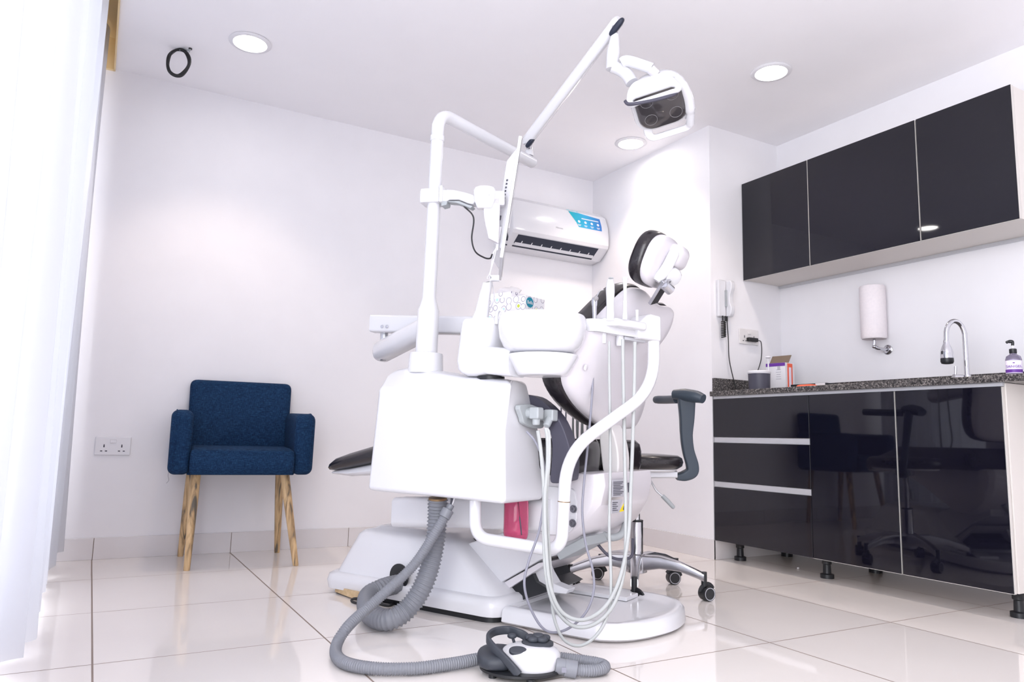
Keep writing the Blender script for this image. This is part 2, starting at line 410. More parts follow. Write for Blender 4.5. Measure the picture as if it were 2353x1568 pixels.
# recessed ceiling lights
def downlight(x, y, label, power):
    t = thing('ceiling_downlight', (x, y, ZC), label, 'ceiling light', 'recessed ceiling downlights')
    MB().lathe([(.070, -.001), (.092, -.001), (.094, -.004), (.090, -.008), (.074, -.010), (.069, -.004), (.070, -.001)], (x, y, ZC), n=40, cap=False).build('trim_ring', m_white2, t)
    MB().lathe([(.0695, -.002), (.0695, -.004)], (x, y, ZC), n=40).build('diffuser', m_lamp, t)
    l = bpy.data.lights.new('downlight_beam', 'SPOT'); l.energy = power; l.spot_size = math.radians(108); l.spot_blend = .55; l.shadow_soft_size = .06; l.color = (1, .83, .70)
    o = bpy.data.objects.new('downlight_beam', l); o.location = (0, 0, -.02); COL.objects.link(o); o.parent = t
    return t
downlight(.483, 3.34, 'round ceiling downlight beside the hanging black cable loop', 14)
downlight(2.68, 2.27, 'round ceiling downlight nearest the black wall cabinets', 12)
downlight(2.66, 3.30, 'round ceiling downlight below the dental lamp head, near the back corner', 20)

# loop of spare cable hanging from the ceiling
t = thing('cable_loop', SZ(432, 120, ZC), 'black cable coiled into a loop hanging from the ceiling', 'cable')
c = SZ(410, 143, ZC-.070)
ex, ez = nrm(A(.87, -.49, 0)), A(0, 0, 1)
for k, (ra, ph) in enumerate(((.050, 0), (.053, 1.2), (.047, 2.5))):
    pth = [c+ex*(ra+.004*math.sin(3*w+ph))*math.cos(w)+ez*(ra+.012)*1.05*math.sin(w)+np.cross(ex, ez)*.006*math.sin(2*w+ph) for w in np.linspace(0, 2*PI, 40)[:-1]]
    MB().tube(pth, .0052, 8, closed=True).build('cable_turn', m_cable, t)
MB().tube(smooth([c+ez*.062+ex*.0, c+ez*.066+ex*.02, c+ez*.06+ex*.045, c+ez*.068+ex*.05], 6), .004, 8).build('cable_tie', m_lgrey, t, label='pale wrapped cable end')
MB().cyl(c+ez*.05+ex*.045, c+ez*.071+ex*.05, .0025, 8).build('wire', m_lgrey, t)
MB().cyl(c+ez*.0705+ex*.05, c+ez*.065+ex*.05, .008, 12).build('ceiling_grommet', m_dark, t)

# wall sockets
def socket(name, label, org, ex, n, mt, w=.149, h=.086, plugs=True):
    t = thing(name, org, label, 'socket'); ez = A(0, 0, 1); R = np.stack([ex, ez, n], 1); o = A(*org)
    MB().box(o+n*.004, (w, h, .008), R).build('face_plate', mt, t, bevel=.003)
    MB().box(o+n*.010+ez*.022, (.026, .016, .005), R).build('rocker_switch', mt, t, bevel=.0015)
    for s in (-1, 1):
        g = MB(); q = o+ex*s*.037-ez*.012+n*.0082
        g.box(q+ez*.010, (.0055, .010, .001), R).box(q+ez*.017, (.004, .004, .001), R).box(q-ez*.012-ex*.010, (.009, .0045, .001), R).box(q-ez*.012+ex*.010, (.009, .0045, .001), R)
        g.build('socket_holes', m_ink, t)
    return t
socket('wall_socket', 'white double wall socket beside the curtain, left of the armchair', (.098, YB, .520), E1, A(0, -1, 0), m_white2)
t = socket('wall_socket', 'white double wall socket above the worktop with a black plug in it', (3.150, YP, 1.192), E1, A(0, -1, 0), m_cream)

# ================================================================== BLUE ARMCHAIR
O = A(.630, 3.715, 0); ex = nrm(A(.995, -.100, 0)); ef = A(ex[1], -ex[0], 0); R = np.stack([ex, -ef, A(0, 0, 1)], 1)
Q = lambda x, f, z: O+ex*x+ef*f+A(0, 0, z)
ch = thing('armchair', O, 'blue linen armchair on weathered wooden legs against the back wall', 'armchair')
MB().rprism([Q(0, f, z)-ex*.222 for f, z in smooth([(.262, .455), (.255, .50), (.235, .522), (.10, .530), (-.16, .522), (-.16, .415), (.20, .408), (.25, .420)], 4, closed=True)], ex*.444, .022).build('seat_cushion', m_fabric, ch, sharp=80)
def tl_(x, z, off): return Q(x, -.165-.10*(z-.43)+off, z)
bo = fillet([(0, .43), (-.235, .43), (-.242, .852), (.242, .852), (.235, .43), (0, .43)], [.02, .035, .035, .02], 5)
fr_ = [tl_(x, z, .042) for x, z in bo[:-1]]
MB().rprism(fr_, tl_(0, .5, -.05)-tl_(0, .5, .042), .026, 6).build('backrest', m_fabric, ch, sharp=80)
for s in (-1, 1):
    pr_a = [(.232, .408), (.254, .690), (-.215, .702), (-.215, .408)]
    a_ = MB().rprism(roundpoly([Q(s*.308, f, z) for f, z in pr_a], .040), -ex*s*.090, .030, 6).build('armrest', m_fabric, ch, sharp=80)
    MB().tube(smooth([Q(s*.288, f+.0, z) for f, z in ((.236, .43), (.250, .55), (.248, .650), (.223, .688), (.10, .692), (-.18, .698))], 5), .0022, 6).build('seam', m_fabric, a_)
MB().box(Q(0, .0, .421), (.46, .38, .03), R).build('under_frame', m_fabric, ch, bevel=.006)
for (tx, tf, px, py) in ((-.19, .14, .412, 3.527), (.19, .14, .866, 3.477), (-.205, -.15, .425, 3.925), (.205, -.15, .868, 3.877)):
    top = Q(tx, tf, .43); bot = A(px, py, 0)
    MB().loft([[top*(1-s)+bot*s+r*(ex*math.cos(w)+ef*math.sin(w)) for w in np.linspace(0, 2*PI, 19)[:-1]] for s, r in ((0, .0215), (.3, .0205), (.7, .0165), (.985, .0135), (1, .0125))]).build('leg', m_wood, ch)
MB().tube(smooth([Q(-.30, .20, .43), Q(-.302, .21, .405), Q(-.298, .21, .385), Q(-.306, .21, .372)], 6), .0006, 5).build('loose_thread', m_char, ch)

# ================================================================== KITCHEN UNITS
Y0, Y1 = 1.425, YP-.004
kb = thing('base_cabinet', (XR, (Y0+Y1)/2, 0), 'glossy dark base cabinet with three drawers and two doors under the granite worktop', 'cabinet')
MB().bb(XR+.020, XA-.01, Y0, Y1, .098, .845).build('carcass', m_beige, kb, bevel=.001)
MB().bb(XR+.004, XR+.024, Y0+.004, Y1-.004, .832, .8455).build('top_rail', m_alu, kb)
YD, YE = 2.262, 1.842
dz = [(.632, .831), (.402, .602), (.098, .372)]
for z0, z1 in dz:
    d = MB().bb(XR, XR+.018, YD+.002, Y1-.001, z0, z1).build('drawer', m_gloss, kb, bevel=.0012)
    MB().bb(XR+.004, XR+.02, YD+.004, Y1-.004, z1+.001, z1+.0285).build('pull_rail', m_alu, d) if z1 < .8 else None
for y0, y1 in ((YE+.003, YD-.002), (Y0+.006, YE-.003)):
    d = MB().bb(XR-.001, XR+.018, y0, y1, .098, .831).build('door', m_gloss, kb, bevel=.0012)
    MB().bb(XR+.0005, XR+.0165, y0+.0008, y0-.0012, .099, .830).bb(XR+.0005, XR+.0165, y0, y1, .0965, .0982).build('edge_band', m_edge, d)
for x in (XR+.115, XA-.08):
    for y in (2.80, 2.28, 1.475):
        MB().lathe([(.030, 0), (.030, .018), (.018, .022), (.0165, .06), (.021, .064), (.021, .078), (.024, .082), (.026, .098)], (x, y, 0), n=20).build('adjustable_foot', m_dark, kb)
wt = thing('worktop', (XR, 2.0, .855), 'speckled grey granite worktop with low upstand along the alcove', 'worktop')
MB().bb(XR-.022, XA, 1.0, Y1+.002, .846, .872).build('slab', m_granite, wt, bevel=.003)
MB().bb(XA-.020, XA, 1.0, Y1, .8725, .932).build('upstand', m_granite, wt, bevel=.002)
MB().bb(XR+.0, XA-.021, YP-.021, YP-.001, .8725, .945).build('upstand', m_granite, wt, bevel=.002)
XU = 3.115
wc = thing('wall_cabinet', (XU, (Y0+Y1)/2, 1.51), 'glossy black wall cabinet with three doors hung above the worktop', 'cabinet')
MB().bb(XU+.02, XA, 1.445, Y1, 1.512, 2.07).build('carcass', m_beige, wc, bevel=.001)
MB().bb(XA-.014, XA-.001, 1.445, Y1, 1.497, 1.512).build('hanging_rail', m_alu, wc)
for y0, y1 in ((2.424, Y1), (1.846, 2.422), (1.445, 1.842)):
    d = MB().bb(XU, XU+.018, y0+.0012, y1-.0012, 1.510, 2.072).build('door', m_gloss, wc, bevel=.001)
    MB().bb(XU+.001, XU+.017, y0-.0004, y0+.0011, 1.511, 2.071).bb(XU+.0015, XU+.0165, y0, y1, 1.5085, 1.5098).build('edge_band', m_edge, d)
ZT = .872
def at_wt(x, y, xx): p = SX(x, y, xx); return p
# intercom handset on the return wall
t = thing('intercom_phone', (2.93, YP, 1.38), 'white wall intercom handset with a tangled black cord below it', 'phone')
MB().bb(2.905, 2.962, YP-.022, YP, 1.283, 1.488).build('back_plate', m_white, t, bevel=.006, seg=3)
hp = [A(2.958, YP-.022, 1.485), A(2.958, YP-.058, 1.478), A(2.958, YP-.062, 1.44), A(2.958, YP-.050, 1.40), A(2.958, YP-.050, 1.36), A(2.958, YP-.060, 1.33), A(2.958, YP-.050, 1.287), A(2.958, YP-.022, 1.284)]
MB().prism(smooth(hp, 4, closed=False), (.030, 0, 0)).build('handset', m_white, t, bevel=.005, seg=3)
MB().bb(2.950, 2.9585, YP-.034, YP-.022, 1.34, 1.43).build('grip_slot', m_lgrey, t, label='grey finger slot')
for i, x in enumerate((2.925, 2.944, 2.957)): MB().cyl((x, YP-.03, 1.286), (x, YP-.03, 1.258), .0045, 10).build('cable_plug', m_cable, t)
co = []
for q in np.linspace(0, 1, 90): co.append(A(2.934+.011*math.cos(q*60), YP-.026+.011*math.sin(q*60), 1.258-.09*q))
MB().tube(co, .0032, 6).build('coiled_cord', m_cable, t)
MB().tube(smooth([A(2.957, YP-.03, 1.258), A(2.975, YP-.02, 1.16), A(2.98, YP-.02, 1.05), A(3.01, YP-.025, .93), A(3.01, YP-.05, .879), A(2.965, YP-.10, .877), A(3.03, YP-.09, .879), A(3.05, YP-.04, .886)], 8), .0027, 8).build('lead', m_cable, t)
t = thing('power_plug', (3.17, YP-.01, 1.18), 'flat black plug in the worktop socket with a thin looping lead', 'plug')
MB().bb(3.125, 3.198, YP-.032, YP-.0085, 1.165, 1.187).build('plug_body', m_cable, t, bevel=.005)
MB().tube(smooth([A(3.198, YP-.022, 1.176), A(3.228, YP-.022, 1.165), A(3.225, YP-.024, 1.08), A(3.185, YP-.03, 1.0), A(3.13, YP-.04, .95), A(3.10, YP-.06, .905), A(3.02, YP-.13, .876), A(2.985, YP-.16, .875), A(3.04, YP-.10, .877), A(3.09, YP-.06, .886), A(3.06, YP-.13, .876), A(3.10, YP-.2, .875)], 8), .0024, 8).build('lead', m_cable, t)
# counter-top things
p = SX(1745, 893, 2.98); cx, cy = p[0], p[1]
t = thing('lidded_pot', (cx, cy, ZT), 'charcoal round pot with a white lid at the end of the worktop', 'pot')
MB().lathe([(.050, .0005), (.053, .004), (.055, .088), (.053, .09)], (cx, cy, ZT), n=36).build('body', m_char, t)
MB().lathe([(.056, .088), (.0575, .090), (.0575, .100), (.054, .103)], (cx, cy, ZT), n=36).build('lid', m_white2, t)
t = thing('carton', (3.13, 2.62, ZT), 'open white carton with purple and orange print behind the charcoal pot', 'box')
ang = math.radians(8); Rc = np.array([[math.cos(ang), -math.sin(ang), 0], [math.sin(ang), math.cos(ang), 0], [0, 0, 1]])
cc = A(3.16, 2.665, ZT+.0005)
bw, bd, bh = .115, .085, .155
MB().box(cc+A(0, 0, bh/2), (bd, bw, bh), Rc).build('sleeve', m_white2, t, bevel=.001)
MB().box(cc+Rc@A(-bd/2-.0006, 0, bh-.009), (.001, bw-.002, .017), Rc).build('purple_band', m_purple, t)
MB().box(cc+Rc@A(0, -bw/2-.0006, bh/2), (bd*.55, .001, bh*.96), Rc).build('printed_side', m_orange, t, label='orange printed side')
MB().box(cc+Rc@A(.0, -bw/2-.001, bh/2), (bd*.26, .001, bh*.7), Rc).build('printed_panel', m_pink, t)
MB().box(cc+Rc@A(.012, .004, bh+.022), (.002, bw*.98, .055), Rc@np.array([[math.cos(.6), 0, math.sin(.6)], [0, 1, 0], [-math.sin(.6), 0, math.cos(.6)]])).build('lid_flap', m_card, t, label='brown inside of the raised flap')
g = MB()
for k in range(5): g.box(cc+Rc@A(-bd/2-.0007, -.018+.0*k, .07+.012*k), (.0008, .030-.004*(k % 3), .003), Rc)
g.box(cc+Rc@A(-bd/2-.0007, -.02, .128), (.0008, .016, .02), Rc).build('print_lines', m_lab, t)
t = thing('white_brush', (3.06, 2.66, ZT), 'thin white stick with a flat head standing before the open carton', 'stick')
pb = SX(1758, 880, 3.05); pt = SX(1765, 822, 3.05)
MB().cyl((pt[0], pt[1], ZT+.0005), (pt[0], pt[1], pt[2]), .0035, 10).build('stick', m_white2, t)
MB().lathe([(.004, -.006), (.015, 0), (.013, .006), (.003, .008)], pt, n=16).build('head', m_white2, t)
t = thing('thin_black_box', (3.1, 2.44, ZT), 'flat black box lying beside the carton on the worktop', 'box')
MB().bb(3.10, 3.22, 2.34, 2.55, ZT+.0005, ZT+.034).build('body', m_dark, t, bevel=.002)
MB().bb(3.0985, 3.0998, 2.345, 2.40, ZT+.003, ZT+.033).build('white_end_label', m_white2, t)
t = thing('red_packet', (3.03, 2.40, ZT), 'small orange red packet lying before the flat black box', 'packet')
MB().pad((3.04, 2.405, ZT+.0125), np.eye(3), (.05, .10, .024), .5, .5).build('body', m_orange, t)
MB().pad((3.014, 2.405, ZT+.009), np.eye(3), (.006, .075, .010), .6, .6).build('white_stripe', m_white2, t)
t = thing('terracotta_mat', (3.1, 2.25, ZT), 'thin terracotta coloured strip lying on the worktop', 'mat')
MB().bb(3.06, 3.12, 2.12, 2.33, ZT+.0004, ZT+.006).build('strip', noisy('terracotta', (.45, .20, .13), (.36, .15, .10), 30, .7), t, bevel=.001)
# paper towel roll on its wall arm
p = SX(2006, 716, XA-.072)
t = thing('paper_towel_roll', (p[0], p[1], p[2]), 'upright white paper towel roll on a chrome holder above the worktop', 'paper towel')
MB().lathe([(.012, -.138), (.055, -.140), (.060, -.132), (.060, .122), (.057, .127), (.016, .128), (.014, .1)], p, n=40).build('roll', m_paper, t)
h = thing('towel_holder', (p[0], p[1], p[2]-.165), 'chrome wall bracket carrying the paper towel roll', 'holder')
MB().cyl(p-A(0, 0, .175), p+A(0, 0, .10), .006, 12).build('rod', m_chrome, h)
MB().tube(smooth([p-A(0, 0, .155), p-A(0, 0, .178), p+A(.02, -.012, -.188), A(XA-.012, p[1]-.025, p[2]-.19)], 6), .008, 12).build('arm', m_chrome, h)
MB().lathe([(.024, 0), (.024, .004), (.015, .010), (.013, .016)], A(XA, p[1]-.025, p[2]-.19), frame(A(-1, 0, 0)), 28).build('wall_rosette', m_chrome, h)
MB().pad(p-A(0, 0, .178), np.eye(3), (.024, .024, .02), 1, 1, 16, 8).build('end_knob', m_chrome, h)
# tap
q = SX(2222, 862, 3.10); fx, fy = q[0], q[1]
t = thing('kitchen_tap', (fx, fy, ZT), 'chrome gooseneck tap with a black tipped spray head', 'tap')
MB().lathe([(.026, .0005), (.026, .004), (.017, .01), (.0135, .03)], (fx, fy, ZT), n=28).build('base_flange', m_chrome, t)
sd = nrm(A(-.75, .3, 0)); T0 = A(fx, fy, ZT)
nk = [T0+A(0, 0, .02), T0+A(0, 0, .19)]+[T0+A(0, 0, .19)+sd*(.042-.042*math.cos(w))+A(0, 0, .062*math.sin(w)) for w in np.linspace(.2, PI, 10)]+[T0+sd*.085+A(0, 0, .165)]
MB().tube(smooth(nk, 4), .0095, 16).build('neck', m_chrome, t)
hd = T0+sd*.086
sp = MB().lathe([(.010, .172), (.012, .155), (.019, .138), (.0235, .120), (.0235, .095)], hd, n=28).build('spray_head', m_chrome, t)
MB().lathe([(.024, .096), (.0245, .082), (.021, .074), (.012, .072)], hd, n=28).build('spray_nozzle', m_dark, sp, label='black rubber nozzle')
MB().box(hd+A(-.02, .006, .118), (.008, .008, .014)).build('spray_button', m_dark, sp, bevel=.002)
MB().cyl(T0+A(-.016, .012, .018), T0+A(-.045, .030, .018), .014, 20).cyl(T0+A(-.038, .026, .018), T0+A(-.036, .024, .065), .004, 10, .0055).build('lever', m_chrome, t)
# hand gel
q = SX(2331, 858, 2.93); bx, by = q[0], q[1]; B0 = A(bx, by, ZT)
t = thing('hand_gel_bottle', B0, 'clear pump bottle of violet hand gel at the right end of the worktop', 'bottle')
KB = .84
def GL(prof, **k): return MB().lathe([(r*KB, z*KB) for r, z in prof], B0, **k)
GL([(.029, .0008), (.031, .004), (.031, .072), (.027, .086), (.014, .095), (.012, .100)], n=36).build('bottle_body', m_liq, t)
GL([(.0315, .010), (.0316, .012), (.0316, .064), (.0315, .066)], n=36, cap=False).build('label_sleeve', m_pink, t)
GL([(.0319, .013), (.0319, .027)], n=36, cap=False).build('purple_panel', m_purple, t)
GL([(.0135, .099), (.0145, .101), (.0145, .118), (.011, .120)], n=24).build('pump_collar', m_dark, t)
MB().cyl(B0+A(0, 0, .118*KB), B0+A(0, 0, .136*KB), .003, 10).build('pump_stem', m_white2, t)
tc = nrm(A(EYE[0]-bx, EYE[1]-by, 0)); tr = A(-tc[1], tc[0], 0)
MB().tube(smooth([B0+A(0, 0, .134*KB), B0+A(0, 0, .150*KB), B0-tr*.012+A(0, 0, .152*KB), B0-tr*.020+A(0, 0, .147*KB)], 5), [.005]*5+[.0063]*5+[.005]*5+[.0033], 12).build('pump_nozzle', m_dark, t)
text('SANIGEL', 'label_lettering', .0125, B0+tc*.0322*KB+A(0, 0, .039*KB), tr, (0, 0, 1), m_purple, t, .0008)
MB().pad(B0+tc*.0318*KB+A(0, 0, .055*KB), np.stack([tr, CZ, tc], 1), (.008, .004, .002), 1, 1, 12, 6).build('label_emblem', m_purple, t)

# ================================================================== AIR CONDITIONER
ac = thing('air_conditioner', (2.46, YB, 1.78), 'white split air conditioner with a blue feature sticker high on the back wall', 'air conditioner')
x0, x1 = 2.125, 2.862
prof = [(0, 2.085), (-.075, 2.10), (-.125, 2.095), (-.165, 2.065), (-.195, 1.99), (-.205, 1.92), (-.205, 1.865), (-.195, 1.845), (-.10, 1.778), (-.02, 1.772), (0, 1.775)]
rings = []
for xx, k in ((x0, .90), (x0+.006, .97), (x0+.02, 1), (x1-.03, 1), (x1-.008, .965), (x1, .90)):
    cpt = A(0, -.1, 1.93); rings.append([A(xx, YB-.0005+(-.1+(y+.1)*k if y < -.001 else 0), 1.93+(z-1.93)*(.5+.5*k)) for y, z in prof])
MB().loft(rings).build('casing', m_white, ac, sharp=25)
# outlet on the sloping underside
dn = nrm(A(0, -.067, -.095)); 
def under(x, s, off=0):                                   # s runs from the front lip to the rear
    return A(x, YB-.195+.095*s, 1.845-.067*s)+nrm(A(0, -.576, -.817))*off
nU = nrm(A(0, -.576, -.817)); tU = nrm(A(0, .095, -.067)); RU = np.stack([E1, tU, nU], 1)
MB().box(under((x0+x1)/2-.015, .36, .0008), (x1-x0-.13, .070, .002), RU).build('outlet_opening', m_slot, ac)
MB().box(under((x0+x1)/2-.015, .68, .003), (x1-x0-.14, .022, .004), RU@np.array([[1, 0, 0], [0, math.cos(.25), -math.sin(.25)], [0, math.sin(.25), math.cos(.25)]])).build('louvre_flap', m_white, ac, bevel=.001)
g = MB()
for k in range(8): g.box(under(x0+.10+k*(x1-x0-.23)/7, .52, .0025), (.006, .018, .002), RU)
g.build('vent_vanes', m_white2, ac)
MB().box(under((x0+x1)/2-.015, .86, .001), (x1-x0-.13, .010, .002), RU).build('flap_gap', m_slot, ac)
def face(x, z): 
    for (ya, za), (yb, zb) in zip(prof[2:], prof[3:]):
        if zb <= z <= za: s = (za-z)/(za-zb); return A(x, YB+ya+(yb-ya)*s, z)
def patch(outline, off):
    return [face(x, z)+A(0, -off, off*.35) for x, z in outline]
rows = np.linspace(0, 1, 9); L0, R0 = [], []
g = MB(); vs = []
for s in rows:
    z = 2.075-.118*s; xl = 2.545+(.03*min(1, max(0, (s-.12)/.05)) if False else 0)+.072*s; xr = 2.80
    if s < .13: xr = 2.64
    vs.append([face(xl+(xr-xl)*k/6, z)+A(0, -.0012, .0006) for k in range(7)])
g.v = [q for r in vs for q in r]; g.f = [[i*7+j, i*7+j+1, (i+1)*7+j+1, (i+1)*7+j] for i in range(8) for j in range(6)]
st = g.build('feature_sticker', m_stick, ac)
ST = bpy.data.materials['teal_blue_sticker']
g = MB()
def on_face(x, z, w, h, off=.002): 
    a = face(x-w/2, z-h/2); q = [face(x+sx*w/2, z+sz*h/2)+A(0, -off, off*.4) for sx, sz in ((-1, -1), (1, -1), (1, 1), (-1, 1))]
    g.add(q, [(0, 1, 2, 3)])
on_face(2.715, 2.022, .135, .007); on_face(2.59, 2.064, .05, .004)
for k, x in enumerate((2.622, 2.672, 2.722, 2.772)):
    c_ = face(x, 1.996); n_ = nrm(A(0, -.92, .3)); Rr = frame(n_)
    for w in (0,): g.lathe([(.0095, .0018), (.0095, .0026)], c_, Rr, 18)
    on_face(x, 1.974, .026, .004); on_face(x, 1.967, .018, .003)
g.build('sticker_icons', m_white2, st)
text('Hisense', 'brand_lettering', .017, face(2.465, 1.925)+A(0, -.0012, 0), (1, 0, 0), (0, .12, 1), m_lab, ac, .0005)

# ================================================================== DENTAL CHAIR
dc = thing('dental_chair', K(.6, 0, 0), 'white dental chair with black upholstery, seen from behind its upright backrest', 'dental chair')
# floor base: skirt, hump and head-end foot plate
def foot(a0, a1, b0, b1, r, z): return rrect(K((a0+a1)/2, (b0+b1)/2, z), CU, CV, a1-a0, b1-b0, r)
bs = MB().loft([foot(.385, 1.20, -.27, .27, .06, .022), foot(.38, 1.205, -.275, .275, .06, .05), foot(.385, 1.20, -.27, .27, .06, .072), foot(.40, 1.185, -.255, .255, .06, .082)]).build('base_skirt', m_white, dc, sharp=50)
def hump(k):                     # ring of the hump at height fraction k: its head-end face slopes back
    z = .08+(.238-.08)*k
    return foot(.41+.20*k, 1.17-.07*k, -.245+.045*k, .245-.045*k, .045, z)
MB().loft([hump(0), hump(.35), hump(.7), hump(.9), foot(.61, 1.09, -.19, .19, .045, .237), foot(.64, 1.07, -.165, .165, .045, .242), foot(.66, 1.05, -.15, .15, .04, .252), foot(.69, 1.02, -.13, .13, .04, .256)]).build('base_cover', m_white, dc, sharp=42)
MB().loft([foot(.40, 1.18, -.25, .25, .06, 0), foot(.40, 1.18, -.25, .25, .06, .022)]).build('base_underside', m_dark, dc)
MB().loft([foot(.42, .74, -.09, .09, .02, .083), foot(.55, .745, -.10, .10, .02, .238)]).build('lift_well', m_dark, dc, label='dark opening in the base cover')
def plate(k, z, inset):
    pts = [K(.385-inset*.3, .245-inset, z), K(.10, .25-inset, z), K(.02, .235-inset, z), K(-.05+inset*.6, .17-inset*.8, z), K(-.095+inset, .05, z), K(-.105+inset, -.06, z), K(-.075+inset*.9, -.19+inset*.5, z), K(-.01+inset*.5, -.275+inset*.9, z), K(.10, -.31+inset, z), K(.385-inset*.3, -.31+inset, z)]
    return smooth(pts, 5)
MB().loft([plate(0, .004, .012), plate(0, .012, 0), plate(0, .046, .004), plate(0, .056, .014), plate(0, .057, .035), plate(0, .046, .055), plate(0, .045, .10)]).build('foot_plate', m_white, dc, sharp=45)
# parallelogram lift
row_b = lambda pts, b: [SB(x, y, b) for x, y in pts]
ua = nrm(A(*(K(.24, 0, .375)-K(.62, 0, .165)))); Rl = np.stack([ua, CV, np.cross(ua, CV)], 1)
MB().prism(row_b(((1066, 1252), (1160, 1222), (1330, 1190), (1335, 1258), (1240, 1288), (1136, 1348)), .15), CV*-.30).build('lift_arm', m_white, dc, bevel=.005)
MB().prism(row_b(((1128, 1356), (1238, 1294), (1262, 1292), (1150, 1366)), .135), CV*-.27).build('lift_arm', m_lilac, dc, bevel=.002)
MB().prism(row_b(((1146, 1398), (1140, 1360), (1200, 1326), (1222, 1316), (1232, 1338), (1262, 1356), (1240, 1366)), .12), CV*-.24).build('lift_shadow_block', m_dark, dc)  # solid dark block standing in for the shade under the lift arm
MB().prism(row_b(((1210, 1302), (1246, 1288), (1258, 1318), (1272, 1342), (1306, 1356), (1300, 1366), (1262, 1362), (1236, 1344), (1222, 1322)), .10), CV*-.05).prism([K(.12, -.24, .046), K(.36, -.24, .046), K(.36, -.24, .06), K(.12, -.24, .06)], CV*.10).build('lift_guard', m_white, dc, bevel=.003)
# under-seat housing: rounded belly between the lift arms and the cushion
side = [(.78, .50), (.05, .50), (.045, .46), (.06, .40), (.10, .33), (.16, .285), (.24, .255), (.32, .25), (.45, .30), (.62, .38), (.78, .43)]
rings = []
for b, k in ((.215, .90), (.21, .95), (.185, 1), (-.185, 1), (-.21, .95), (-.215, .90)):
    rings.append([K(.42+(a-.42)*k, b, .42+(z-.42)*k) for a, z in side])
hs = MB().loft(rings).build('seat_housing', m_lilac, dc, bevel=.012, seg=3)
# side plate with two bolts
MB().prism(smooth([K(.40, .212, .45), K(.17, .212, .45), K(.13, .212, .43), K(.125, .212, .36), K(.14, .212, .325), K(.19, .212, .30), K(.40, .212, .30)], 3), CV*.012).build('mount_plate', m_white, dc, bevel=.003)
for x, y in ((1318, 1170), (1316, 1203)):
    q = SB(x, y, .225); MB().lathe([(.0125, 0), (.0125, .002), (.009, .002), (.008, .006), (.004, .006), (.004, .003)], q, frame(CV), 20).build('bolt', m_bolt, dc)
# rating labels on the head-end face of the housing
en = -CU; el = -CV
def endp(x, y, off=.0): return onplane(x, y, K(.050-off, 0, .4), -CU)
def quad(px, off): return [endp(x, y, off) for x, y in px]
lb = MB().prism(quad([(1408, 1104), (1438, 1101), (1437, 1141), (1407, 1143)], .014), CU*.002).build('rating_label', m_lab, dc, label='grey printed warning label')
g = MB()
for k in range(9):
    y = 1108+k*3.7; g.prism(quad([(1410, y+.1), (1410+24-(k % 3)*4, y-.7), (1410+24-(k % 3)*4, y+.7), (1410, y+1.5)], .0152), CU*.001)
g.build('print_lines', m_ink, lb)
lb = MB().prism(quad([(1407, 1150), (1430, 1148), (1423, 1178), (1406, 1181)], .014), CU*.002).build('rating_label', m_lab, dc, label='small grey slanted label')
g = MB()
for k in range(5):
    y = 1155+k*4.5; g.prism(quad([(1408, y), (1420-(k % 2)*3, y-.6), (1420-(k % 2)*3, y+.7), (1408, y+1.3)], .0152), CU*.001)
g.build('print_lines', m_ink, lb)
lb = MB().prism(quad([(1424, 1177), (1437, 1152), (1438, 1174)], .014), CU*.002).build('hazard_label', m_yellow, dc, label='yellow triangular warning label')
MB().prism(quad([(1432, 1172), (1433.5, 1163), (1435, 1172)], .0152), CU*.001).build('hazard_mark', m_ink, lb)
MB().prism(quad([(1444, 1110), (1449, 1109), (1449, 1131), (1444, 1132)], .014), CU*.002).build('marking_strip', m_ink, dc)
# seat cushion
def plan(pts, z, n=4): return smooth([K(a, b, z) for a, b in pts], n, closed=True)
seatp = [(.130, .05), (.120, .16), (.125, .245), (.18, .28), (.40, .28), (.70, .265), (.86, .24), (.875, .12), (.875, -.12), (.86, -.24), (.70, -.265), (.40, -.28), (.18, -.285), (.115, -.255), (.115, -.16), (.130, -.05), (.19, 0)]
MB().dome(plan(seatp, 0), [(.93, .488), (.98, .497), (1.0, .52), (1.0, .565), (.985, .59), (.94, .605), (.75, .60), (.3, .590)], CZ).build('seat', m_black, dc, sharp=60)
# leg rest
def legp(a, w, zt, zb, r): return [K(a, w*c, zb+(zt-zb)*s) for c, s in ((-1, .35), (-.97, .75), (-.88, 1), (0, 1.0), (.88, 1), (.97, .75), (1, .35), (.95, .1), (.85, 0), (-.85, 0), (-.95, .1))]
MB().loft([legp(.80, .24, .60, .52, 0), legp(.95, .225, .578, .508, 0), legp(1.18, .205, .525, .468, 0), legp(1.27, .19, .502, .455, 0), legp(1.31, .17, .485, .452, 0), legp(1.325, .14, .468, .455, 0)]).build('leg_rest', m_black, dc, sharp=60)
MB().loft([legp(.80, .21, .519, .46, 0), legp(.95, .205, .507, .455, 0), legp(1.18, .19, .467, .435, 0), legp(1.295, .165, .452, .438, 0)]).build('leg_rest_shell', m_white, dc, sharp=60)
# backrest: traced in its own tilted plane
bt = nrm(CU*-.105+CZ*.55); bn = nrm(np.cross(CV, bt)); bn = bn if np.dot(bn, -CU) > 0 else -bn
BP = K(.135, 0, .60)
def SBK(x, y, off=0): return onplane(x, y, BP+bn*off, bn)
outl = [(1412, 986), (1378, 978), (1332, 940), (1303, 896), (1296, 858), (1306, 820), (1340, 770), (1383, 722), (1416, 688), (1440, 667), (1460, 661), (1478, 668), (1498, 690), (1517, 702), (1535, 705), (1544, 722), (1530, 760), (1503, 800), (1490, 850), (1480, 905), (1467, 955), (1450, 983)]
ol = smooth([SBK(x, y) for x, y in outl], 4, closed=True); bc = SBK(1403, 850)
MB().dome(ol, [(1.0, -.012), (1.0, .0), (.985, .012), (.93, .022), (.75, .032), (.4, .038), (.1, .04)], bn, bc).build('backrest_shell', m_lilac, dc, sharp=60)
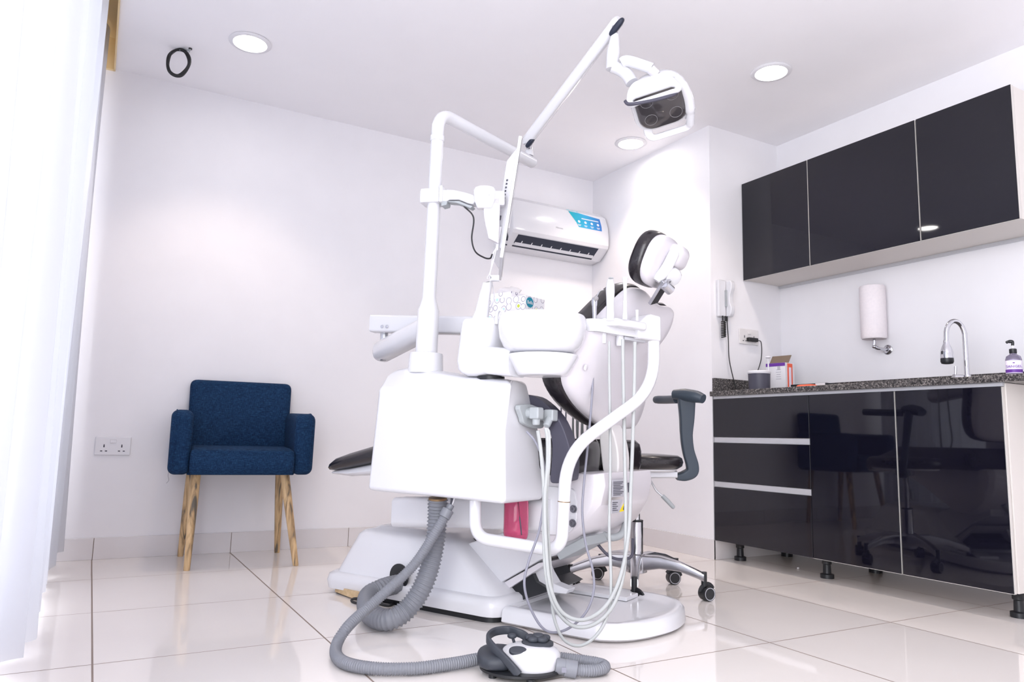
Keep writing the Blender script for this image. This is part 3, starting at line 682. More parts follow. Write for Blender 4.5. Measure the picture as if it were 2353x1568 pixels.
MB().dome(ol, [(.985, -.010), (1.02, -.014), (1.045, -.028), (1.045, -.055), (1.02, -.078), (.95, -.09), (.7, -.085), (.3, -.075)], bn, bc).build('backrest', m_black, dc, sharp=60)
q = SBK(1345, 845, .034); MB().lathe([(.010, 0), (.010, .003), (.008, .004)], q, frame(bn), 18).build('screw_cap', m_lilac, dc)
# link plate joining backrest and seat
lk = [K(.120, .040, .67), K(.088, .040, .63), K(.070, .040, .56), K(.070, .040, .50), K(.082, .040, .478), K(.115, .040, .478), K(.130, .040, .52), K(.140, .040, .62)]
MB().prism(smooth(lk, 4, closed=True), CV*-.090).build('back_hinge', m_cream, dc, bevel=.006, seg=3)
# armrest on the patient's left
aro = [SB(x, y, .30) for x, y in ((1150, 905), (1215, 908), (1246, 922), (1278, 955), (1300, 1000), (1312, 1050), (1311, 1095), (1303, 1106), (1268, 1111), (1264, 1092), (1268, 1045), (1266, 1005), (1255, 975), (1235, 955), (1200, 945), (1150, 942))]
MB().prism(smooth(aro, 3, closed=True), CV*-.055).build('armrest', m_char, dc, bevel=.004, seg=3)
# headrest
hc = K(-.045, 0, 1.215); ht = nrm(CU*-.40+CZ*.92); hn = nrm(np.cross(CV, ht)); hn = hn if np.dot(hn, -CU) > 0 else -hn
Rh = np.stack([CV, ht, hn], 1)
MB().pad(hc-hn*.012, Rh, (.235, .19, .075), .62, .75, 40, 18).build('headrest', m_black, dc)
MB().pad(hc+hn*.020, Rh, (.222, .178, .050), .6, .75, 40, 14).build('headrest_shell', m_lilac, dc)
hb = [hc+hn*.052+CV*.038-ht*.066, hc+hn*.062+CV*.024-ht*.015, hc+hn*.060+CV*.006+ht*.05]
MB().tube(smooth(hb, 6), [.012, .017]+[.019]*10+[.014], 14).build('headrest_arm', m_white, dc)
MB().pad(hc+hn*.044-CV*.040+ht*.035, Rh, (.110, .085, .080), .6, .7).build('headrest_boss', m_lilac, dc)
kc = hc+hn*.066-CV*.012-ht*.030
MB().lathe([(.030, 0), (.033, .006), (.033, .022), (.029, .028), (.01, .030)], kc, frame(nrm(hn*.8+CV*.3-ht*.3)), 12).build('adjuster_knob', m_white, dc, bevel=.002)
stp = [hc+hn*.035-ht*.055, K(.0, -.005, 1.13), K(.035, -.01, 1.07)]
_a, _b = sight(1532, 645, 2.43), sight(1500, 697, 2.50); _t = nrm(_b-_a); _s = nrm(CV-_t*np.dot(CV, _t))
MB().box((_a+_b)/2, (.040, .012, np.linalg.norm(_b-_a)), np.stack([_s, np.cross(_t, _s), _t], 1)).build('headrest_stem', m_steel, dc, bevel=.002)
MB().cyl(sight(1527, 655, 2.425), sight(1541, 668, 2.44), .017, 18).build('stem_joint', m_steel, dc)
# bare hose under the seat
MB().tube(smooth([sight(1368, 1205, 2.50), sight(1382, 1226, 2.50), sight(1405, 1236, 2.50), sight(1428, 1228, 2.52), sight(1440, 1200, 2.55)], 8), .0125, 12).build('under_hose', m_lgrey, dc)
MB().tube(smooth([K(.16, .05, .28), K(.10, .03, .22), K(.06, -.04, .215), K(.07, -.08, .27)], 8), .005, 8).build('under_cable', m_char, dc)
MB().box(K(.17, .10, .255), (.12, .14, .03), Rl).build('under_pan', m_lgrey, dc, bevel=.004)

# ================================================================== DENTAL UNIT (side cabinet with spittoon, pole and holder tube)
BO, BI = .50, .27
du = thing('dental_unit', K(.5, .40, .40), 'white side cabinet with spittoon bowl and tall pole fixed beside the chair', 'dental unit')
def row(pts, b): return [SB(x, y, b) for x, y in pts]
ob = row([(842, 1127), (905, 1134), (970, 1140), (1050, 1148), (1120, 1156), (1157, 1160)], BO)
oc = row([(869, 893), (920, 899), (985, 908), (1060, 935), (1120, 968), (1153, 988)], BO)
t1 = row([(885, 868), (935, 850), (1010, 860), (1070, 870), (1135, 874), (1180, 878)], BO-.05)
t2 = row([(905, 850), (945, 843), (1015, 853), (1070, 864), (1130, 868), (1168, 872)], BO-.09)
t3 = [K(*(lambda q: ((q-CO)@CU, BI+.03, q[2]))(p)) for p in t2]
ic = [K((p-CO)@CU, BI, p[2]-.02) for p in oc]; ib = [K((p-CO)@CU, BI, p[2]) for p in ob]
# swell the head-end face outwards a little, and close both ends
g = MB(); rings = [[r[k] for r in (ob, oc, t1, t2, t3, ic, ib)] for k in range(6)]
pre = [p*.0+ (rings[0][i]+CU*.004) for i, p in enumerate(rings[0])]
MB().loft(rings).build('cabinet_body', m_white, du, bevel=.016, seg=4, angle=28)
# lower mounting arm behind the cabinet
MB().loft([rrect((SB(x, 1140, .24)+SB(x, 1212, .24))/2, CV, CZ, .10, .105, .02) for x in (921, 1000, 1100)]+[rrect(K(.22, .22, .36), CV, CZ, .08, .10, .02)]).build('mounting_arm', m_white, du, sharp=50)
# grey outlet plate and two elbow connectors on the head-end face
af = (ob[5]-CO)@CU
def SA(x, y, off=0): return onplane(x, y, CO+CU*(af-off), -CU)
MB().prism(smooth([SA(x, y, -.012) for x, y in ((1184, 932), (1226, 936), (1240, 978), (1225, 985), (1196, 975), (1190, 960))], 3, closed=True), -CU*.018).build('outlet_plate', m_lgrey, du, bevel=.003)
for (x, y, x2, y2, dd) in ((1210, 950, 1232, 978, .0), (1236, 955, 1255, 980, .012)):
    p0 = SA(x, y, 0); p1 = SA(x2, y2, .035+dd)
    mid = p0-CU*(.035+dd)
    MB().cyl(p0+CU*.006, mid-CU*.008, .0165, 20).box(mid, (.034, .034, .036), np.stack([CU, CV, CZ], 1)).cyl(mid, p1, .013, 18, .0115).build('hose_elbow', m_lgrey, du, bevel=.005, seg=3)
# water bottle under the cabinet
wb = thing('water_bottle', SB(1186, 1240, .335), 'clear bottle of pinkish red liquid hanging under the side cabinet', 'bottle')
p0, p1 = SB(1185, 1146, .335), SB(1185, 1241, .335)
hgt = p0[2]-p1[2]
MB().lathe([(.030, 0), (.036, .006), (.039, .02), (.039, hgt-.012), (.036, hgt-.003), (.02, hgt)], A(p1[0], p1[1], p1[2]), n=32).build('bottle_body', m_red, wb)
MB().tube(smooth([A(p1[0], p1[1], p1[2])+CU*-.004+A(0, 0, hgt-.01), A(*p1)+CU*-.03+CV*.026+A(0, 0, hgt*.55), A(*p1)+CU*-.034+CV*.02+A(0, 0, .02)], 8), .002, 8).build('pickup_tube', m_char, wb)
MB().lathe([(.028, hgt-.004), (.028, hgt+.012)], A(*p1), n=24).build('cap', m_dark, wb)
# spittoon: swivel neck, column, bowl, drain cup, filler
nb = SB(1128, 866, .40)
MB().lathe([(.044, -.012), (.044, .0)], nb+A(0, 0, .0), n=32).build('swivel_ring', m_dark, du)
cb = SB(1112, 850, .40)
colring = lambda z, w, l, sh=0: rrect(K((cb-CO)@CU+.005+sh, .395, z), CU, CV, l, w, min(w, l)*.30)
zb0 = nb[2]; zt0 = SB(1112, 737, .40)[2]
MB().loft([colring(zb0+.0, .08, .085), colring(zb0+.010, .115, .12), colring(zb0+.022, .125, .135, .005), colring(zb0+.05, .13, .14, .008), colring(zt0-.01, .125, .13), colring(zt0, .115, .12)]).build('spittoon_column', m_white, du, sharp=45)
dB = 2.22
bw = sight(1246, 728, dB); Rb = frame(nrm(CZ*1.0+FWD*-.0))
rb = .1325
MB().lathe([(.035, -.118), (.070, -.117), (.098, -.110), (.116, -.094), (.128, -.068), (.1325, -.035), (.1315, -.006), (.128, 0), (.122, -.006), (.11, -.05), (.07, -.075), (.02, -.08)], bw, n=56).build('spittoon_bowl', m_white, du, sharp=60)
MB().lathe([(.06, -.182), (.074, -.180), (.082, -.168), (.107, -.124), (.106, -.119), (.09, -.117)], bw+RGT*.004, n=56).build('drain_cup', m_white, du, sharp=50)
w0, w1 = sight(1130, 830, 2.27), sight(1190, 835, 2.22)
MB().loft([rrect(w, CZ, nrm(np.cross(CZ, w1-w0)), .085, .11, .03) for w in (w0, w1)]).build('column_bridge', m_white, du, sharp=50)
fl = [sight(1100, 745, 2.34), sight(1108, 715, 2.34), sight(1114, 680, 2.34), sight(1121, 650, 2.335), sight(1131, 640, 2.33), sight(1147, 640, 2.32)]
MB().loft([rrect(p, RGT, nrm(np.cross(UPV, RGT)), w, d, min(w, d)*.42) if i < 4 else rrect(p, nrm(UPV*(1 if i == 5 else .75)+RGT*(0 if i == 5 else -.6)), nrm(np.cross(UPV, RGT)), w, d, min(w, d)*.42) for i, (p, w, d) in enumerate(zip(fl, (.060, .045, .036, .030, .026, .020), (.05, .045, .04, .036, .034, .03)))]).build('cup_filler', m_white, du, sharp=50)
sp0 = [sight(1141, 745, 2.30), sight(1142, 722, 2.30), sight(1149, 712, 2.29), sight(1156, 718, 2.28), sight(1157, 726, 2.28)]
MB().tube(smooth(sp0, 6), .0055, 12).build('rinse_spout', m_white, du)
# pole
pb_, pt_ = SB(978, 845, .40), SB(1005, 318, .40)
pax = nrm(pt_-pb_); Lp = np.linalg.norm(pt_-pb_)
pz = lambda y: Lp*(845-y)/(845-318)
MB().lathe([(.060, -.02), (.057, pz(818)), (.055, pz(814)), (.040, pz(812))], pb_, frame(pax), 36).build('pole_flange', m_white, du)
MB().lathe([(.037, pz(815)), (.0365, pz(718)), (.034, pz(714)), (.0245, pz(692)), (.0235, pz(685)), (.0225, pz(322)), (.0222, pz(318))], pb_, frame(pax), 32).build('pole', m_white, du)
e0, e1 = SZ(1036, 250, 1.74), SZ(1224, 374, 1.74)
bend = fillet([pt_-pax*.01, pt_+pax*(1.74-pt_[2])/pax[2], e1], .07, 10)
MB().tube(bend, .0225, 24).build('pole_arm', m_white, du)
MB().lathe([(.0245, -.012), (.0255, -.004), (.0255, .006), (.023, .010)], pt_, frame(pax), 28).build('pole_collar', m_white, du)
# white tube frame carrying the assistant's holder
tp = [SB(1092, 1150, .44), SB(1092, 1236, .44), SB(1290, 1268, .38), SB(1302, 1040, .38), sight(1502, 895, 2.30), sight(1502, 786, 2.33)]
MB().tube(fillet(tp, [.05, .055, .10, .10], 10), .0185, 22).build('holder_tube', m_white, du)
ql = tp[2]+(tp[3]-tp[2])*.50
MB().cyl(ql-nrm(tp[3]-tp[2])*.001, ql+nrm(tp[3]-tp[2])*.0015, .0189, 24).build('tube_joint', m_gold, du, label='thin tarnished ring on the tube')
# holder tray
ht_ = nrm(A(.99, .16, 0)); hn_ = A(ht_[1], -ht_[0], 0); TC = sight(1345, 762, 2.30)
Rt = np.stack([ht_, -hn_, CZ], 1)
def TP(t, n, z): return TC+ht_*t+hn_*n+CZ*z
MB().prism(fillet([TP(.0, -.03, .0)]+[TP(*q, .0) for q in ((.0, .022), (.03, .034), (.10, .030), (.255, .030), (.255, -.03))]+[TP(.0, -.03, .0)], .02, 5)[1:-1], CZ*.040).build('holder_bar', m_white, du, bevel=.004, seg=3)
ob_ = [TP(.050, .03, .022), TP(.085, .060, .022), TP(.22, .060, .022), TP(.245, .03, .022), TP(.245, 0, .022), TP(.05, 0, .022)]
MB().prism(ob_, CZ*.026).build('holder_ledge', m_white, du, bevel=.007, seg=3)
bo_ = [TP(.205, 0, -.006), TP(.315, 0, -.006), TP(.315, 0, .082), TP(.262, 0, .084), TP(.245, 0, .078), TP(.195, 0, .040)]
MB().prism([p+hn_*.045 for p in bo_], -hn_*.085).build('holder_box', m_white, du, bevel=.008, seg=3)
MB().lathe([(.011, 0), (.017, .003), (.020, .010), (.016, .018), (.006, .022)], TP(.315, .0, .045), frame(ht_), 20).build('holder_knob', m_white, du)
MB().prism([TP(.16, .02, -.011), TP(.26, .02, -.011), TP(.26, -.02, -.011), TP(.16, -.02, -.011)], CZ*.010).build('clamp_plate', m_alu, du)
for tt in (.075, .150): MB().lathe([(.011, -.032), (.0125, -.028), (.0125, .0)], TP(tt-.003 if tt < .1 else tt+.002, .006, 0), n=16).build('hose_gland', m_white, du)

# thick drain hose and its port
pl = [sight(1006, 1146, 2.36), sight(1005, 1190, 2.36), sight(997, 1262, 2.34), sight(975, 1340, 2.30), sight(938, 1398, 2.27), SZ(893, 1425, .040), SZ(850, 1410, .042), SZ(846, 1372, .055), sight(880, 1352, 2.55), sight(925, 1340, 2.62)]
tag(ribbed(smooth(pl, 10), .0335, .0115, .17, 24).build('drain_hose', m_grey, sharp=180), 'thick grey corrugated hose looping from the side cabinet into the chair base', 'hose')
MB().cyl(sight(1006, 1152, 2.36), sight(1006, 1144, 2.36), .030, 24).build('hose_port', m_gold, du, label='brassy hose inlet under the cabinet')
MB().lathe([(.044, 0), (.044, .004), (.03, .004)], SB(918, 1325, .262), frame(CV), 24).build('hose_entry', m_dark, dc, label='black round port in the base cover')

# foot control hose + tail
pr = .0165
th = [sight(1026, 1180, 2.28), sight(1006, 1215, 2.27), sight(950, 1300, 2.24), sight(865, 1380, 2.17), sight(800, 1440, 2.08), SZ(772, 1488, .018), SZ(785, 1520, .018), SZ(850, 1536, .018), SZ(950, 1537, .018), SZ(1040, 1526, .018), SZ(1100, 1515, .020)]
fh = thing('foot_control_hose', th[0], 'long thin grey corrugated hose running down to the floor pedal', 'hose')
ribbed(smooth(th, 10), pr, .0065, .16, 18).build('hose', m_grey, fh, sharp=180)
MB().tube([sight(1020, 1190, 2.275), sight(1030, 1172, 2.285)], .0185, 18).tube([sight(1028, 1176, 2.284), sight(1037, 1160, 2.29)], .011, 14).build('hose_coupling', m_grey, fh, bevel=.001)
for k, (x, y) in enumerate(((1046, 1148), (1042, 1146), (1039, 1147))): MB().tube(smooth([sight(1032+k*2, 1168, 2.287), sight((1034+x)/2, 1157, 2.29), sight(x, y-10, 2.30)], 4), .003, 8).build('air_line', m_ink if k else m_white2, fh)

# ================================================================== FOOT PEDAL
fc = SZ(1208, 1550, 0); fr = nrm(_r*1.0); ff = A(-fr[1], fr[0], 0)       # ff points away from the eye
fc = fc+ff*.012
F = lambda r, f, z: fc+fr*r+ff*f+A(0, 0, z); RF = np.stack([fr, ff, CZ], 1)
fp = thing('foot_pedal', fc, 'white and black round foot control with a curved bail handle on the floor', 'foot pedal')
MB().lathe([(.098, .010), (.102, .012), (.102, .018), (.095, .020)], F(-.012, 0, 0), RF, 48, 1.06, .92).build('base_plate', m_dark, fp)
for r, f in ((-.085, -.045), (.01, -.085), (.07, .05)): MB().lathe([(.010, .0), (.010, .011)], F(r, f, 0), n=16).build('rubber_foot', m_dark, fp)
MB().lathe([(.076, .020), (.0775, .024), (.0775, .050), (.071, .059), (.058, .066), (.04, .071), (.02, .072)], F(.012, 0, 0), RF, 48, 1.0, .98).build('housing', m_white, fp, sharp=50)
MB().pad(F(-.075, .005, .036), RF, (.105, .150, .042), .6, .8).build('pedal_skirt', m_rub, fp)
arc = [F(.012, .046, .064), F(-.004, .046, .080), F(-.022, .048, .087), F(-.05, .060, .090), F(-.085, .045, .088), F(-.100, .0, .084), F(-.088, -.035, .074), F(-.060, -.062, .056), F(-.035, -.080, .036), F(-.020, -.084, .020)]
pp = smooth(arc, 8); rg = []
for i, p_ in enumerate(pp):
    t_ = nrm(pp[min(i+1, len(pp)-1)]-pp[max(0, i-1)]); sd_ = nrm(np.cross(t_, CZ)); up_ = np.cross(sd_, t_)
    rg.append(rrect(p_, sd_, up_, .010, .022, .004, 3))
MB().loft(rg).build('bail_handle', m_rub, fp, sharp=50)
MB().lathe([(.042, 0), (.042, .006), (.036, .010)], F(.030, .012, .068), RF, 36, 1, .9).build('knob_plate', m_rub, fp)
g = MB()
for w in range(5): g.pad(F(.030+.020*math.cos(w*2*PI/5+.3), .012+.018*math.sin(w*2*PI/5+.3), .084), RF, (.030, .028, .016), .8, .9, 16, 8)
g.pad(F(.032, .010, .088), RF, (.032, .030, .018), .8, .9, 16, 8).build('rosette_knob', m_rub, fp)
MB().pad(F(-.022, -.044, .0655), RF@np.array([[1, 0, 0], [0, math.cos(.5), -math.sin(.5)], [0, math.sin(.5), math.cos(.5)]]), (.046, .028, .012), .6, .9).build('oval_button', m_rub, fp)
MB().cyl(F(-.030, .022, .066), F(-.036, .022, .082), .004, 10).pad(F(-.037, .022, .085), RF, (.026, .022, .014), .9, 1, 16, 8).build('small_toggle', m_rub, fp)
tl = [F(.075, -.035, .030), F(.098, -.036, .026), F(.125, -.037, .021), F(.165, -.030, .018), F(.198, -.012, .018), F(.205, .015, .018), F(.180, .040, .018), F(.130, .062, .018), F(.06, .085, .018), F(-.0, .098, .018)]
ribbed(smooth(tl[2:], 10), .0155, .0062, .16, 18).build('hose_tail', m_grey, fp, sharp=180)
MB().tube([tl[0], tl[1]+fr*.004], .0195, 20).tube([tl[1]+fr*.0, tl[2]+fr*.004], .0215, 20).build('hose_coupling', m_grey, fp, bevel=.0015)
MB().box(F(.095, -.057, .026), (.012, .004, .012), RF).build('coupling_latch', m_hose2, fp)

# ================================================================== INSTRUMENTS IN THE HOLDER (each hangs on its own hose)
def hose(root, pts, r, m): MB().tube(smooth(pts, 12), r, 12).build('hose', m, root)
box_exit = SA(1240, 990, .045)
# air-water syringe
S = lambda x, y, d=2.30: sight(x, y, d)
t = thing('air_water_syringe', S(1362, 770), 'air water syringe with metal body and bent tip, left end of the holder', 'dental instrument')
MB().cyl(S(1366, 740, 2.31), S(1366, 702, 2.31), .0065, 18, .0078).build('barrel', m_steel, t)
MB().lathe([(.0085, 0), (.0095, .012), (.0098, .020), (.0080, .026)], S(1366, 704, 2.31), n=20).build('head', m_chrome, t)
MB().lathe([(.008, 0), (.008, .003), (.005, .004), (.005, .006), (.003, .007)], S(1369, 686, 2.30), frame(nrm(-FWD+RGT*.3)), 20).build('button', m_ring, t)
MB().tube(fillet([S(1370, 683, 2.30), S(1379, 667, 2.30), S(1387, 666, 2.30)], .008, 5), .0016, 8).build('tip', m_steel, t)
hose(t, [S(1364, 772, 2.31), S(1363, 800, 2.31), S(1361, 900, 2.30), S(1352, 1010, 2.27), S(1342, 1110, 2.22), S(1338, 1180, 2.20), S(1346, 1250, 2.18), S(1362, 1310, 2.15), S(1364, 1360, 2.12), S(1345, 1410, 2.09), S(1300, 1448, 2.06), S(1255, 1450, 2.05), S(1222, 1405, 2.06), S(1205, 1345, 2.07), S(1215, 1290, 2.09), S(1240, 1215, 2.11), S(1252, 1120, 2.13), S(1248, 1060, 2.13), S(1230, 1015, 2.13), S(1210, 992, 2.14)], .0036, m_hose2)
# curing light
t = thing('curing_light', S(1403, 745), 'fat white curing light handpiece with printed buttons in the holder', 'dental instrument')
MB().lathe([(.0125, 0), (.0130, .02), (.0120, .045), (.0128, .075), (.0140, .095), (.0135, .115), (.0105, .130), (.009, .1335)], S(1402, 738, 2.31), n=28).build('body', m_white, t)
MB().lathe([(.0085, 0), (.008, .002)], S(1404, 640, 2.31), n=24).build('cap', m_lgrey, t)
g = MB()
for (x, y) in ((1405, 651), (1409, 657), (1404, 656), (1409, 661)): g.box(S(x, y, 2.296), (.0022, .001, .0022))
g.build('button_marks', m_lab, t)
hose(t, [S(1400, 785, 2.30), S(1400, 860, 2.29), S(1402, 980, 2.26), S(1402, 1100, 2.22), S(1400, 1220, 2.17), S(1404, 1330, 2.11), S(1400, 1400, 2.07), S(1375, 1455, 2.04), S(1335, 1484, 2.03), S(1295, 1470, 2.03), S(1272, 1415, 2.04), S(1268, 1350, 2.05), S(1262, 1260, 2.07), S(1256, 1150, 2.09), S(1262, 1060, 2.10), S(1262, 1000, 2.115), S(1257, 985, 2.12)], .0045, m_hose)
# suction handpiece
t = thing('suction_handpiece', S(1436, 745), 'slim white suction handpiece with flared top, tallest in the holder', 'dental instrument')
MB().lathe([(.0078, 0), (.0082, .012), (.0062, .035), (.0072, .058), (.0072, .060), (.0056, .061), (.0056, .105), (.0065, .118), (.0088, .131), (.009, .136), (.006, .1365)], S(1436, 735, 2.31), n=24).build('body', m_white, t)
hose(t, [S(1431, 780, 2.305), S(1432, 860, 2.29), S(1434, 960, 2.27), S(1436, 1080, 2.23), S(1438, 1200, 2.18), S(1434, 1310, 2.12), S(1410, 1390, 2.07), S(1365, 1435, 2.04), S(1315, 1438, 2.03), S(1275, 1395, 2.03), S(1256, 1330, 2.04), S(1250, 1240, 2.06), S(1250, 1130, 2.09), S(1243, 1040, 2.105), S(1236, 990, 2.11)], .0056, m_hose)
# saliva ejector
t = thing('saliva_ejector', S(1464, 745), 'short white saliva ejector stub, right end of the holder', 'dental instrument')
MB().lathe([(.0042, 0), (.0042, .022), (.0052, .030), (.0052, .034), (.003, .0345)], S(1464, 737, 2.31), n=20).build('body', m_white, t)
hose(t, [S(1459, 786, 2.305), S(1458, 860, 2.29), S(1455, 980, 2.26), S(1450, 1110, 2.22), S(1444, 1230, 2.16), S(1424, 1330, 2.10), S(1390, 1395, 2.06), S(1340, 1425, 2.03), S(1292, 1408, 2.025), S(1265, 1350, 2.03), S(1255, 1260, 2.05), S(1252, 1150, 2.08), S(1258, 1070, 2.10), S(1258, 1010, 2.112), S(1254, 984, 2.12)], .0056, m_hose)

# ================================================================== MONITOR ON THE POLE
md = np.dot(SB(992, 460, .40)-EYE, FWD)
mo = thing('monitor', SB(992, 460, .40), 'white flat monitor seen edge on, clamped to the pole by a short arm', 'monitor')
pc = SB(996, 460, .40)
ar_ = nrm(RGT*.97-FWD*.24); ar_[2] = 0; ar_ = nrm(ar_); an_ = A(-ar_[1], ar_[0], 0)
AR = lambda r, n, z: pc+ar_*r+an_*n+CZ*z
Ra = np.stack([ar_, an_, CZ], 1)
MB().box(AR(-.003, 0, .008), (.066, .066, .050), Ra).build('pole_clamp', m_white, mo, bevel=.003)
MB().box(AR(-.036, 0, .006), (.008, .056, .044), Ra).box(AR(.036, 0, .012), (.012, .06, .058), Ra).build('clamp_jaw', m_white, mo, bevel=.002)
armp = [(.035, .030), (.08, .026), (.13, .012), (.155, .002), (.158, -.020), (.15, -.030), (.13, -.024), (.10, -.010), (.065, -.008), (.052, -.016), (.035, -.012)]
MB().prism([AR(r, .022, z) for r, z in armp], -an_*.044).build('support_arm', m_white, mo, bevel=.006, seg=3)
MB().prism([AR(r, .02, z) for r, z in ((.036, -.010), (.058, -.014), (.056, -.026), (.036, -.030))], -an_*.04).prism([AR(r, .017, z-.004) for r, z in ((.058, -.008), (.10, -.010), (.13, -.024), (.15, -.031), (.14, -.038), (.115, -.026), (.09, -.016), (.06, -.012))], -an_*.034).build('cable_cover', m_lgrey, mo, bevel=.003)
mt_ = sight(1114, 456, md-.06)
RM = np.stack([RGT, -FWD, UPV], 1)
MB().loft([rrect(mt_+UPV*z, RGT, FWD, w, .05, .012) for z, w in ((-.036, .050), (-.012, .070), (.022, .075), (.034, .066), (.038, .045))]).build('tilt_mount', m_white, mo, sharp=60)
MB().prism([sight(x, y, md-.075) for x, y in ((1110, 460), (1150, 452), (1146, 560), (1122, 548), (1112, 500))], FWD*.03).build('tilt_plate', m_lilac, mo, bevel=.004)
MB().box(sight(1140, 458, md-.05), (.06, .05, .05), RM).build('swivel_block', m_white, mo, bevel=.006)
MB().lathe([(.009, 0), (.009, .002), (.006, .002), (.006, .005)], sight(1124, 442, md-.088), frame(-FWD), 18).build('bolt', m_steel, mo)
mdn = md-.05
m0, m1 = sight(1196, 312, mdn+.03), sight(1152, 592, mdn-.03)             # near edge of the panel, top and bottom
mu = nrm(m0-m1); mw = nrm(_ray(1188, 452)+RGT*.012); mw = nrm(mw-mu*np.dot(mw, mu)); mn = nrm(np.cross(mu, mw))
mn = mn if np.dot(mn, RGT) > 0 else -mn
H_ = np.linalg.norm(m0-m1)
PM = lambda u, w, n: m1+mu*u+mw*w+mn*n
Rm = np.stack([mw, mu, mn], 1)
scr = MB().prism([PM(0, 0, -.006), PM(H_, 0, -.006), PM(H_, 0, .006), PM(0, 0, .006)], mw*.36).build('panel', m_white, mo, bevel=.002)
MB().prism([PM(.012, .006, .0062), PM(H_-.006, .006, .0062), PM(H_-.006, .354, .0062), PM(.012, .354, .0062)], mn*.0008).build('screen', mat('screen_glass', (.03, .03, .035), .02, spec=.8), mo)
bk = MB().loft([[PM(u, w, n) for u, w, n in ((H_*.08, .02, -.006), (H_*.92, .02, -.006), (H_*.92, .34, -.006), (H_*.08, .34, -.006))], [PM(u, w, n) for u, w, n in ((H_*.14, .05, -.036), (H_*.82, .05, -.036), (H_*.82, .31, -.036), (H_*.14, .31, -.036))]]).build('back_cover', m_white, mo, bevel=.004)
g = MB()
for k in range(8): g.box(PM(H_*(.44+.030*k), .036, -.0225), (.006, .0055, .006), Rm)
g.build('vent_slots', m_ink, bk)
g = MB()
for u, n, h in ((.30, -.014, .012), (.335, -.026, .016), (.36, -.012, .008), (.255, -.016, .020), (.235, -.024, .010)): g.box(PM(H_*u, .034, n), (.003, h, .006), Rm)
g.build('ports', m_ink, bk)
MB().box(PM(H_*.16, .025, -.020), (.012, .085, .010), Rm).build('power_plug', m_white2, mo, bevel=.003)
MB().tube(smooth([AR(.112, 0, -.028), sight(1088, 500, md-.03), sight(1084, 548, md-.03), sight(1092, 578, md-.04), sight(1112, 592, md-.06), sight(1126, 594, md-.08), sight(1131, 585, md-.1)], 8), .0028, 8).build('black_cable', m_cable, mo)
MB().tube(smooth([PM(H_*.10, .022, -.02), sight(1133, 585, mdn-.02), sight(1128, 620, mdn-.05), sight(1120, 640, mdn-.1)], 8), .0022, 8).tube(smooth([sight(1141, 570, mdn), sight(1134, 600, mdn-.05), sight(1126, 632, mdn-.1), sight(1133, 660, 2.36), sight(1134, 690, 2.37), sight(1118, 728, 2.38)], 8), .0020, 8).build('white_cable', m_white2, mo)

# ================================================================== OPERATING LAMP ON ITS SPRING ARM
d0 = np.dot(e1-EYE, FWD); d1 = 2.62
lp = thing('dental_lamp', e1, 'white dental operating lamp with smoked lens on a raised spring arm', 'lamp')
q0 = sight(1207, 330, d0-.04); q1 = sight(1424, 44, d1)
ud = nrm(q1-q0); us = nrm(np.cross(ud, FWD)); un = np.cross(us, ud)
def armsec(s, k=1): return rrect(q0+ud*s, us, un, .043*k, .050*k, .014)
LA = np.linalg.norm(q1-q0)
MB().loft([armsec(0, .6), armsec(.02, .95), armsec(.05), armsec(LA-.04, .95), armsec(LA-.012, .95), armsec(LA, .75)]).build('spring_arm', m_white, lp, sharp=50)
pv = sight(1216, 345, d0-.015)
MB().cyl(pv-A(0, 0, .012), pv+A(0, 0, .035), .0125, 20).build('pivot_pin', m_chrome, lp)
MB().cyl(pv-A(0, 0, .025), pv-A(0, 0, .002), .018, 20, .016).build('pivot_socket', m_white, lp)
MB().pad(sight(1218, 328, d0-.065), np.stack([us, un, ud], 1), (.020, .03, .05), .7, .7).build('arm_slot', m_slot, lp, label='dark cable slot in the arm end')
MB().pad(sight(1417, 62, d1-.02), np.stack([us, un, ud], 1), (.022, .03, .075), .7, .7).build('arm_slot', m_slot, lp, label='dark cable slot in the arm end')
s0, s1, s2 = sight(1413, 60, d1), sight(1413, 80, d1), sight(1406, 160, d1-.01)
MB().cyl(s0, s1, .0105, 18).build('stem_pin', m_steel, lp)
MB().tube([s1, s1*.75+s2*.25, s1*.55+s2*.45, s1*.45+s2*.55, s2], [.014, .019, .0225, .0235, .0215], 24).build('stem', m_white, lp)
j = sight(1440, 158, d1-.02)
MB().tube(smooth([s2+UPV*.012, sight(1425, 160, d1-.01), sight(1441, 172, d1-.02), sight(1452, 190, d1-.03)], 5), .0225, 18).build('elbow', m_white, lp)
fk = [sight(1428, 146, d1-.03), sight(1440, 140, d1-.035), sight(1470, 148, d1-.05), sight(1498, 158, d1-.06)]
MB().tube(smooth(fk, 6), .0195, 18).build('fork', m_white, lp)
MB().tube([sight(1494, 158, d1-.065), sight(1508, 172, d1-.06)], .017, 18).build('fork_joint', m_lilac, lp)
# head frame: h1 across the lens, h2 from the near handle to the far handle, h3 the way the lens looks
h1 = nrm(RGT*.93+UPV*.24-FWD*.26); h2 = nrm(RGT*.42-UPV*.62+FWD*.80); h2 = nrm(h2-h1*np.dot(h1, h2)); h3 = np.cross(h1, h2)
h3 = h3 if np.dot(h3, FWD) < 0 else -h3
HC = sight(1518, 240, d1-.02)
HP = lambda a, b, c: HC+h1*a+h2*b+h3*c
def hring(c, w, l, r, s=0): return rrect(HP(0, s, c), h1, h2, w, l, r, 6)
MB().loft([hring(-.085, .10, .09, .035, -.03), hring(-.078, .145, .13, .05, -.02), hring(-.045, .19, .18, .06, -.005), hring(-.012, .205, .20, .06), hring(.0, .20, .195, .06)]).build('head_shell', m_white, lp, sharp=60)
MB().loft([hring(-.004, .178, .178, .05), hring(.010, .172, .172, .05), hring(.018, .155, .155, .045)]).build('lens', m_lens, lp, sharp=60)
